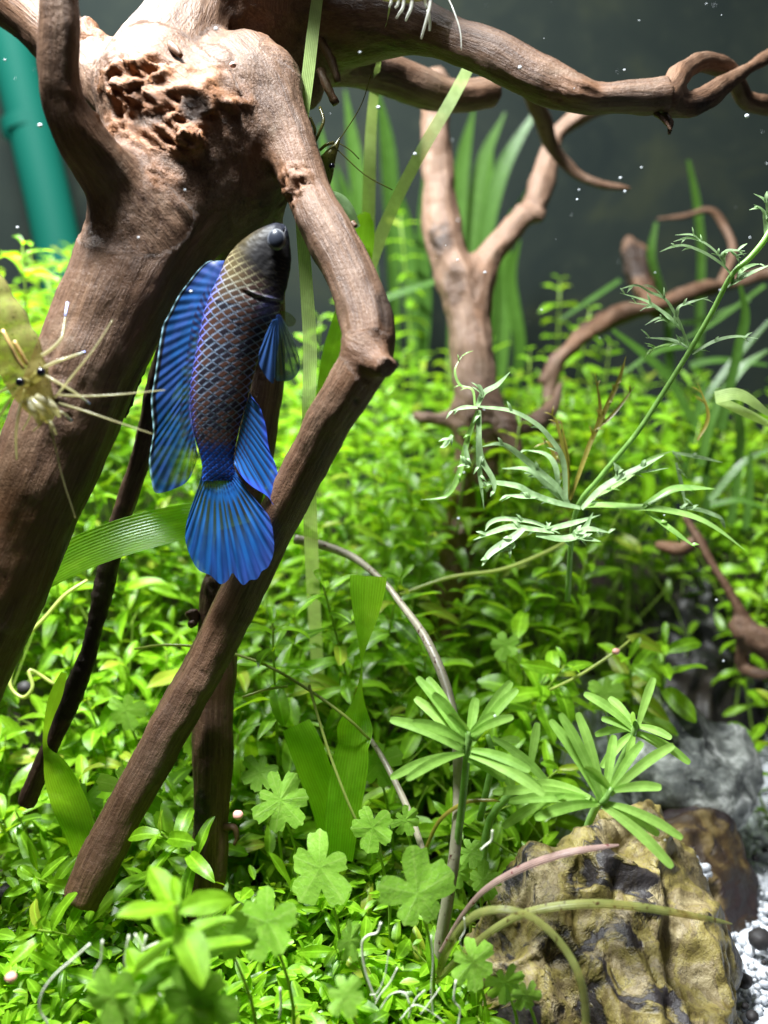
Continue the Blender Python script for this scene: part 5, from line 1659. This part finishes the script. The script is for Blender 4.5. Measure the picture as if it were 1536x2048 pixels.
def bladep(label, pts, mat):
    pts = [(x, y, d, w_ * 0.68) for x, y, d, w_ in pts]
    return ribbon('curved_leaf', label, pts, mat, np.array([0.0, -0.65, 0.75]), 7, 0.0, -0.3, 'leaf')
bladep('pinkish spotted narrow leaf arching over the left of the yellow rock', [(880, 1905, 16.8, 6), (925, 1830, 16.5, 7), (975, 1775, 16.2, 9), (1050, 1733, 15.9, 11), (1130, 1706, 15.7, 11), (1200, 1694, 15.7, 8), (1238, 1690, 15.8, 3)], M_PINK)
bladep('long spotted green narrow leaf lying across the yellow rock', [(870, 1965, 16.6, 9), (930, 1905, 16.1, 10), (1000, 1850, 15.7, 11), (1070, 1820, 15.5, 12), (1170, 1807, 15.4, 13), (1270, 1812, 15.5, 13), (1370, 1828, 15.8, 11), (1440, 1842, 16.2, 7), (1465, 1848, 16.4, 2)], M_SPOTG)
bladep('spotted green narrow leaf curling down in front of the yellow rock', [(875, 1950, 16.2, 10), (905, 1880, 15.6, 11), (950, 1830, 15.3, 12), (1010, 1818, 15.1, 11), (1070, 1838, 15.0, 11), (1125, 1890, 14.9, 11), (1160, 1955, 14.8, 12), (1172, 2030, 14.8, 12), (1168, 2120, 14.8, 11)], M_SPOTG)
bladep('dull green hairy leaf remnant beside the spotted grey stalk', [(850, 1700, 17.2, 5), (880, 1640, 16.9, 6), (930, 1605, 16.7, 6), (980, 1600, 16.6, 5), (1000, 1603, 16.6, 2)], M_OLIVE)
# thin runners
for lab, pts in (('thin yellow green runner stem stretched from the bent branch to the ribbon leaf', [(270, 1298, 19.4, 2.5), (330, 1290, 19, 2.8), (420, 1297, 18.9, 3), (520, 1325, 18.6, 3), (610, 1375, 18.3, 3.2), (690, 1432, 18.0, 3.2), (740, 1480, 18.2, 3)]),
                 ('thin runner stem dropping in front of the twisted ribbon leaf', [(618, 1370, 18.2, 3), (635, 1430, 18.0, 3), (660, 1510, 17.9, 3), (690, 1590, 17.9, 3), (720, 1660, 18.0, 3)]),
                 ('pale runner stem poking out left of the fresh upright stem plant', [(485, 1395, 18.2, 3), (530, 1380, 18.3, 3), (575, 1372, 18.6, 2.5)]),
                 ('long straight runner stem crossing below the whitish fine-leaved rosette', [(800, 1190, 22, 4), (900, 1155, 21.8, 4), (1000, 1140, 21.8, 4), (1080, 1110, 22, 4), (1160, 1070, 22.4, 4)]),
                 ('thin bent runner stem with a pink bud near the added dark rock', [(1100, 1380, 20.6, 3), (1160, 1350, 20.4, 3), (1232, 1303, 20.3, 3), (1260, 1280, 20.5, 2)]),
                 ('looping runner stem left of the thin dark branch', [(30, 1320, 20, 4), (20, 1370, 19.8, 4), (45, 1395, 19.7, 4), (65, 1375, 19.7, 4), (60, 1340, 19.8, 4), (110, 1370, 19.8, 4)]),
                 ('pale runner stem lying at a slant right of the trunk foot', [(50, 1275, 19.5, 4), (90, 1235, 19.6, 4), (130, 1190, 19.7, 4), (175, 1160, 19.9, 3)])):
    tag(tube('runner_stem', pxpath(pts), M_RUN, None, 6, 6), lab, 'stem')

# ------------------------------------------------------------------ fine-leaved plant on the right
FK = 0.89
fp = thing('fine_leaved_plant', 'whitish green fine-leaved plant with a long slanting stem and forked leaves', 'aquarium plant', P(1140, 1120, 22.4))
tube('stem', pxpath([(1135, 1200, 20.2, 6), (1150, 1030, 21.6 * FK, 5.2), (1200, 955, 21.2 * FK, 5.2), (1272, 868, 20.9 * FK, 5.2), (1330, 780, 20.6 * FK, 5.2), (1380, 700, 20.4 * FK, 5.2), (1425, 622, 20.2 * FK, 5.2), (1463, 550, 20.0 * FK, 5.2), (1500, 515, 19.9 * FK, 6), (1532, 475, 19.8 * FK, 6), (1550, 430, 19.8 * FK, 5)]), M_FERN_G, fp, 9, 5)
def frond(pts, d, hw, mat=M_FERN, dd=0.0, tufts=True):
    d, hw, dd = d * FK, hw * 0.68, dd * 0.8
    n = len(pts)
    q, wv_ = [], []
    for i, (x, y) in enumerate(pts):
        t = i / (n - 1)
        q.append(P(x, y, d + dd * t))
        wv_.append(hw * d / FPX * (0.55 + 0.9 * math.sin(math.pi * min(1, t * 0.9 + 0.12)) if t < 1 else 0.12))
    lf = strip_leaf('leaf', q, mat, fp, wv_, 4, 0.3, np.array([random.uniform(-.3, .3), -0.6, 0.9]), sub=6)
    if tufts and n > 2:
        for s in range(random.randint(2, 4)):
            k = random.randint(1, n - 1)
            f_ = random.random()
            x0, y0 = (np.array(pts[k - 1]) * (1 - f_) + np.array(pts[k]) * f_)
            dx, dy = np.array(pts[k]) - np.array(pts[k - 1])
            l_ = math.hypot(dx, dy) + 1e-6
            sg = random.choice((-1, 1))
            L_ = random.uniform(12, 26)
            ex, ey = x0 + dx / l_ * L_ * 0.75 - sg * dy / l_ * L_ * 0.6, y0 + dy / l_ * L_ * 0.75 + sg * dx / l_ * L_ * 0.6
            dk = d + dd * (k - 1 + f_) / (n - 1)
            strip_leaf('leaflet', [P(x0, y0, dk), P((x0 + ex) / 2, (y0 + ey) / 2 - 1.5, dk - .03), P(ex, ey, dk)], mat, lf, [hw * .6 * d / FPX, hw * 0.7 * d / FPX, hw * .1 * d / FPX], 3, 0.3, np.array([0, -0.6, 0.9]), sub=3)
D0 = 20.0
for pts, d, hw, mt, dd in (
    ([(1462, 550), (1446, 531), (1412, 508), (1372, 492), (1345, 494), (1319, 504)], 20.0, 6, M_FERN, -.6),
    ([(1450, 533), (1435, 508), (1407, 485), (1377, 476), (1347, 483)], 20.0, 5, M_FERN, -.3),
    ([(1405, 487), (1385, 470), (1350, 470)], 19.9, 4, M_FERN, -.2), ([(1448, 530), (1446, 508), (1458, 501), (1490, 502)], 20.0, 6, M_FERN, -.4),
    ([(1460, 500), (1470, 510), (1482, 516)], 19.8, 5, M_FERN, -.1),
    ([(1455, 575), (1470, 564), (1504, 545), (1545, 528)], 20.1, 6, M_FERN, -.3), ([(1475, 558), (1485, 540), (1505, 530), (1520, 528)], 20.0, 5, M_FERN, .3),
    ([(1379, 700), (1365, 661), (1351, 631), (1330, 599), (1300, 585), (1273, 571), (1240, 578)], 20.4, 6, M_FERN, -.6),
    ([(1362, 660), (1340, 636), (1319, 620), (1289, 601), (1240, 586)], 20.3, 6, M_FERN, .4), ([(1340, 640), (1310, 615), (1258, 604)], 20.3, 4, M_FERN, .5),
    ([(1353, 635), (1358, 615), (1377, 606), (1416, 594)], 20.2, 5, M_FERN, -.4), ([(1330, 600), (1318, 585), (1303, 570)], 20.1, 4, M_FERN, -.2),
    ([(1338, 645), (1318, 636), (1290, 650)], 20.4, 4, M_FERN, .2),
    ([(1384, 708), (1426, 684), (1470, 673), (1516, 677)], 20.4, 5, M_FERN, -.4), ([(1376, 696), (1342, 680), (1291, 675)], 20.5, 5, M_FERN, .5), ([(1360, 690), (1330, 690), (1298, 700)], 20.6, 4, M_FERN_G, .6),
    ([(1532, 470), (1531, 435), (1522, 418), (1507, 409)], 19.8, 6, M_FERN, -.2), ([(1540, 440), (1536, 415), (1527, 399), (1507, 387)], 19.7, 7, M_FERN, -.2),
    # lower rosette
    ([(1132, 1000), (1126, 921), (1100, 877), (1069, 846), (1022, 822), (970, 815), (948, 812)], 21.0, 7, M_FERN, -.6),
    ([(955, 812), (968, 786), (995, 770), (1020, 744)], 20.4, 8, M_FERN, -.2), ([(955, 815), (930, 815), (902, 822)], 20.4, 6, M_FERN, -.2), ([(965, 795), (960, 775), (955, 768)], 20.3, 5, M_FERN, 0),
    ([(955, 822), (934, 882), (918, 947), (892, 992), (840, 1000)], 20.4, 6, M_FERN_G, .3), ([(958, 820), (960, 908), (986, 960), (988, 992)], 20.4, 7, M_FERN, .1), ([(956, 825), (958, 930), (968, 1018)], 20.4, 6, M_FERN, .1),
    ([(950, 818), (945, 780), (920, 770), (910, 740), (925, 710)], 20.6, 3, M_FERN_G, .4), ([(930, 890), (935, 930), (925, 925)], 20.4, 7, M_FERN, 0), ([(905, 870), (890, 890), (880, 895)], 20.6, 7, M_FERN, .1),
    ([(1137, 1008), (1111, 971), (1067, 934), (1022, 898), (996, 888), (965, 893)], 21.2, 8, M_FERN, -.5), ([(1118, 990), (1111, 934), (1090, 908), (1051, 900)], 21.2, 6, M_FERN, .3),
    ([(1134, 1008), (1100, 976), (1059, 940), (1004, 937)], 21.2, 8, M_FERN, .2), ([(1160, 1016), (1111, 1005), (1064, 989), (1035, 973), (986, 966), (960, 976)], 21.0, 9, M_FERN, -.6),
    ([(1070, 995), (1040, 993), (1010, 990)], 20.6, 6, M_FERN, -.1),
    ([(1108, 1062), (1064, 1044), (1007, 1038), (980, 1046), (970, 1062)], 20.8, 6, M_FERN, -.5), ([(1108, 1064), (1053, 1057), (1022, 1054), (986, 1064), (947, 1080)], 20.6, 8, M_FERN, -.6),
    ([(1048, 1057), (1022, 1078), (981, 1106), (964, 1132)], 20.2, 9, M_FERN, -.3), ([(1022, 1080), (1026, 1092), (1018, 1102)], 20.1, 5, M_FERN, 0),
    ([(1072, 1070), (1126, 1078), (1163, 1065), (1186, 1025)], 20.5, 9, M_FERN, .1), ([(1150, 1072), (1170, 1076), (1202, 1083)], 20.4, 8, M_FERN, 0), ([(1150, 1064), (1180, 1058), (1222, 1066)], 20.4, 7, M_FERN, .1), ([(1080, 1062), (1140, 1048), (1200, 1030)], 20.6, 7, M_FERN, .2),
    ([(1163, 1018), (1199, 981), (1240, 955), (1290, 930), (1328, 910)], 20.9, 8, M_FERN, -.4), ([(1250, 950), (1290, 943), (1337, 936)], 20.7, 4, M_FERN, -.1), ([(1232, 958), (1238, 940), (1228, 925)], 20.7, 6, M_FERN, 0),
    ([(1165, 1012), (1210, 1010), (1268, 1015), (1310, 1017), (1379, 1031), (1430, 1055), (1490, 1100)], 21.2, 9, M_FERN_G, -.6), ([(1290, 1010), (1342, 980), (1384, 976), (1430, 978)], 21.0, 9, M_FERN_G, -.2), ([(1291, 1022), (1342, 1059), (1395, 1098)], 21.0, 8, M_FERN_G, -.4),
    ([(1360, 1015), (1400, 1020), (1440, 1035), (1448, 1040)], 21.4, 6, M_FERN, .2), ([(1170, 1005), (1240, 965), (1300, 920), (1350, 900)], 21.4, 6, M_FERN_G, .3), ([(1345, 905), (1400, 915), (1445, 925)], 21.7, 6, M_FERN, .2),
    ([(1352, 925), (1362, 965), (1375, 1030)], 21.4, 4, M_FERN, 0),
    ([(1134, 1000), (1132, 930), (1115, 850), (1104, 830)], 21.6, 4, M_OLIVE, .1), ([(1136, 1000), (1135, 920), (1122, 840)], 21.7, 4, M_OLIVE, .1), ([(1140, 1000), (1175, 900), (1200, 830), (1190, 745)], 21.8, 5, M_OLIVE, .2),
    ([(1185, 880), (1215, 810), (1238, 760), (1252, 712)], 21.8, 5, M_OLIVE, .1), ([(1190, 860), (1225, 830), (1270, 772)], 21.8, 4, M_OLIVE, .1), ([(1120, 960), (1100, 890), (1085, 885)], 21.7, 4, M_OLIVE, .1),
    ([(1395, 880), (1412, 850), (1415, 820), (1395, 765)], 22.0, 4, M_OLIVE, 0)):
    frond(pts, d, hw, mt, dd)

# ------------------------------------------------------------------ background blades
sw = thing('sword_plant', 'clump of broad dark green blades against the back wall behind the pale driftwood', 'aquarium plant', P(880, 800, 36))
for pts, w_ in (([(760, 720), (735, 500), (712, 330), (690, 180)], 30), ([(790, 720), (785, 480), (775, 300), (752, 170)], 32), ([(770, 760), (730, 560), (700, 420), (672, 330)], 26),
                ([(830, 760), (822, 560), (805, 440), (800, 380)], 34), ([(930, 760), (940, 500), (965, 330), (1010, 225)], 26), ([(960, 760), (965, 520), (1000, 350), (1082, 205)], 30),
                ([(900, 760), (915, 500), (925, 330), (948, 215)], 28), ([(1000, 780), (1010, 600), (1005, 500), (1025, 420)], 34), ([(950, 800), (985, 560), (1030, 440), (1085, 340)], 24),
                ([(840, 790), (850, 620), (845, 480), (860, 250)], 26), ([(980, 780), (985, 560), (975, 420), (985, 300)], 22), ([(700, 700), (690, 520), (660, 380), (640, 250)], 28), ([(1020, 820), (1040, 700), (1020, 560), (1040, 480)], 24)):
    d = random.uniform(35, 39)
    p = [P(x, y, d - 0.5 * i) for i, (x, y) in enumerate(pts)]
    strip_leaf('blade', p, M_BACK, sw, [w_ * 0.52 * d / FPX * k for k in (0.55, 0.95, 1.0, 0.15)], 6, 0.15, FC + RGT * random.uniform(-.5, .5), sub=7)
gr_ = [([(1376, 320), (1392, 400), (1402, 500), (1400, 600), (1395, 760)], 9, 34), ([(1312, 445), (1302, 510), (1318, 570), (1335, 640), (1340, 760)], 9, 32), ([(1480, 570), (1490, 630), (1478, 690), (1462, 760), (1440, 860)], 10, 26),
       ([(1225, 660), (1290, 710), (1340, 760), (1390, 850)], 9, 28), ([(1536, 700), (1480, 740), (1430, 820), (1400, 930)], 9, 27), ([(1540, 830), (1480, 790), (1430, 795)], 14, 18.8), ([(1560, 860), (1500, 830), (1436, 800)], 10, 19),
       ([(1540, 640), (1460, 730), (1400, 820), (1370, 940)], 7, 29), ([(1536, 730), (1440, 720), (1380, 730)], 7, 30), ([(1500, 600), (1400, 640), (1330, 650)], 5, 31), ([(1340, 690), (1420, 650), (1530, 570)], 4, 30), ([(1460, 780), (1480, 850), (1475, 950), (1460, 1050)], 9, 27),
       ([(1410, 760), (1390, 850), (1380, 960)], 9, 28), ([(1536, 900), (1480, 930), (1420, 1000)], 7, 26), ([(1500, 900), (1500, 980), (1490, 1060)], 7, 26), ([(1240, 750), (1320, 700), (1400, 690)], 6, 29),
       ([(700, 620), (760, 600), (830, 575), (880, 560)], 7, 30), ([(1430, 880), (1410, 960), (1415, 1040)], 8, 27.5), ([(1120, 640), (1180, 600), (1240, 560)], 5, 33), ([(1536, 1020), (1480, 1000), (1420, 1010)], 6, 25.5)]
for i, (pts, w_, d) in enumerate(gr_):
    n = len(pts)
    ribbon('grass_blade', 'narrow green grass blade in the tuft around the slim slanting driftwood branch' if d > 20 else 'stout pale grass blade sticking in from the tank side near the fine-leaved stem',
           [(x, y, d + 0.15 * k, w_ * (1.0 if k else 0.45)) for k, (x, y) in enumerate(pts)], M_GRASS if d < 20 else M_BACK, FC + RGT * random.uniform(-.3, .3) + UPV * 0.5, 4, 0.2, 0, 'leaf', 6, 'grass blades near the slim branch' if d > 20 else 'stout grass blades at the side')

# dim plants on the right behind the root
for i, (px, py, d) in enumerate(((1490, 930, 29), (1530, 1000, 27.5), (1500, 1090, 26.5), (1540, 1140, 26), (1460, 1040, 28), (1536, 880, 29), (1440, 930, 30), (1570, 1400, 23.5), (1180, 620, 33), (1120, 560, 35), (1220, 690, 32), (1060, 700, 31), (640, 640, 30), (700, 560, 33), (800, 430, 34))):
    tp = P(px, py, d)
    stem_plant('stem_plant', (tp[0] + random.uniform(-.5, .5), tp[1] + .4, float(ground_h(tp[0], tp[1]))), tp, 'shaded green stem plant by the knotty root stump' if px > 1400 else 'blurred green stem plant in front of the dark back wall', 'stems near the root stump' if px > 1400 else 'stems before the back wall', L=0.9, nodes=9, gap=0.5, seed=700 + i, openness=0.7)

# ------------------------------------------------------------------ pipe, roots, snails, specks
m, nt, out = newmat('green_pipe')
p = pbsdf(nt, (0.003, 0.075, 0.053), 0.65, 0.1)
t_ = nt.nodes.new('ShaderNodeBsdfTranslucent')
t_.inputs[0].default_value = (0.004, 0.15, 0.105, 1)
nt.links.new(mixs(nt, 0.4, p.outputs[0], t_.outputs[0]), out.inputs[0])
M_PIPE = m
pp = thing('filter_pipe', 'translucent teal green pipe slanting behind the driftwood at the back wall', 'pipe', P(170, 820, 36))
def hollow(path, r0, name, parent):
    c = catmull(path, 10)
    vs, fs, uv = tube_data(np.hstack([c[:, :3], np.full((len(c), 1), r0)]), 24, 1, False)
    link(name, make_mesh(name, vs, fs, M_PIPE, uv=uv), parent)
hollow(pxpath([(-35, -160, 36, 46), (22, 80, 36, 46), (68, 280, 36, 46), (113, 480, 36, 46), (175, 820, 36, 46)]), 46 * 36 / FPX, 'tube', pp)
c0, c1 = P(50, 240, 36), P(56, 266, 36)
hollow(np.array([np.append(c0, 1), np.append(c1, 1)]), 49 * 36 / FPX, 'joint_ring', pp)

for i, (pts, w_) in enumerate((([(180, 1888), (150, 1915), (110, 1950), (85, 1985), (80, 2020), (95, 2048), (95, 2080)], 4.5), ([(205, 1880), (202, 1920), (190, 1940), (188, 1960)], 4), ([(258, 1870), (250, 1930), (275, 1945), (300, 1970), (325, 1995)], 4), ([(270, 1868), (285, 1900), (275, 1945), (265, 1975)], 4), ([(292, 1870), (285, 1930), (310, 1990), (328, 2030)], 4),
                               ([(285, 1900), (305, 1890), (318, 1884)], 3.5))):
    tag(tube('white_root', pxpath([(x, y, 14.1 + .03 * k, w_ * 0.55) for k, (x, y) in enumerate(pts)]), M_ROOT, None, 6, 5), 'thin white root hanging under the yellow green rosette', 'root', 'white roots under the rosette')
for i, (pts, w_) in enumerate((([(762, 1845), (755, 1865), (735, 1872), (724, 1890), (730, 1940), (745, 1985), (755, 2005)], 5), ([(795, 1935), (780, 1965), (760, 1990), (750, 2010)], 3), ([(778, 1900), (770, 1950), (755, 1985), (740, 1990)], 2), ([(820, 2010), (808, 1985), (780, 1990), (760, 2020)], 3), ([(850, 1980), (830, 2000), (815, 2040)], 2.5), ([(862, 1870), (866, 1920), (862, 1980), (868, 2040)], 2), ([(912, 1960), (908, 2000), (920, 2020), (915, 2060)], 4), ([(985, 1660), (983, 1680), (970, 1692), (962, 1700)], 4), ([(840, 2030), (870, 1990), (880, 1975)], 2), ([(800, 2040), (830, 2010), (870, 2030), (890, 2048)], 2.5), ([(928, 1835), (930, 1860), (920, 1880), (925, 1900)], 2.2), ([(700, 1960), (690, 1990), (695, 2010)], 3), ([(560, 1975), (562, 2010), (558, 2040)], 5))):
    tag(tube('white_root', pxpath([(x, y, 15.2 + .03 * k, w_ * 0.55) for k, (x, y) in enumerate(pts)]), M_ROOT, None, 6, 5), 'thin white root among the leaves left of the yellow rock', 'root', 'white roots left of the yellow rock')
pellet(476, 1630, 17.2, 11, 'small pink snail on a pennywort leaf beside the upright branch', None, M_SNAIL, 'snail', 'snail')
pellet(1232, 1303, 20.1, 8, 'small pink bud on the bent runner stem near the added dark rock', None, M_SNAIL, 'bud', 'bud')
pellet(22, 1955, 14.6, 12, 'small pink snail on the carpet under the trunk', None, M_SNAIL, 'snail', 'snail')
pellet(466, 130, 16.4, 7, 'tiny orange crumb on the lit shoulder of the driftwood', None, M_SNAIL, 'crumb', 'crumb')

# drifting white specks
spk = [(1040, 135, 15, 8), (1494, 232, 19, 10), (1241, 356, 15, 6), (1250, 383, 15, 6), (1283, 335, 15, 4), (160, 250, 15, 0), (80, 251, 15, 10), (545, 2, 15, 0), (830, 308, 15, 7), (757, 215, 15, 8), (466, 127, 15.4, 7), (432, 58, 15, 8), (277, 475, 15.2, 5), (382, 583, 15.6, 7), (35, 455, 15, 6), (738, 437, 15, 0), (1158, 380, 15, 4), (915, 520, 15, 5), (970, 545, 15, 6), (928, 945, 15, 4), (917, 1037, 15, 5), (1433, 1200, 15, 4), (1447, 1322, 15, 4), (1500, 475, 15, 4), (1083, 620, 15, 4), (1440, 580, 15, 4), (990, 1432, 15, 5), (1330, 1680, 15, 3), (10, 120, 15, 5), (370, 380, 15, 4), (720, 105, 15.2, 5), (1249, 140, 16, 5), (1310, 545, 15, 3)]
for x, y, d, rp in spk:
    if rp:
        pellet(x, y, d, rp * 0.46, 'tiny white speck drifting in the water', 'white specks drifting in the water', M_SPECK_N, 'floating_speck', 'speck')
q = np.random.default_rng(21)
n = 40
cs_ = np.array([P(q.uniform(0, 1536), q.uniform(0, 1400) * q.uniform(0.3, 1), q.uniform(13, 30)) for _ in range(n)])
v, f = scatter_grains(cs_, np.abs(q.normal(0.0, 0.008, n)) + 0.005, 0.4, 8)
tag(link('floating_dust', make_mesh('floating_dust', v, f, M_SPECK)), 'fine pale dust floating through the whole tank', 'dust', None, 'stuff')
print('leaf objects', nleaf, 'objects', len(sc.objects))
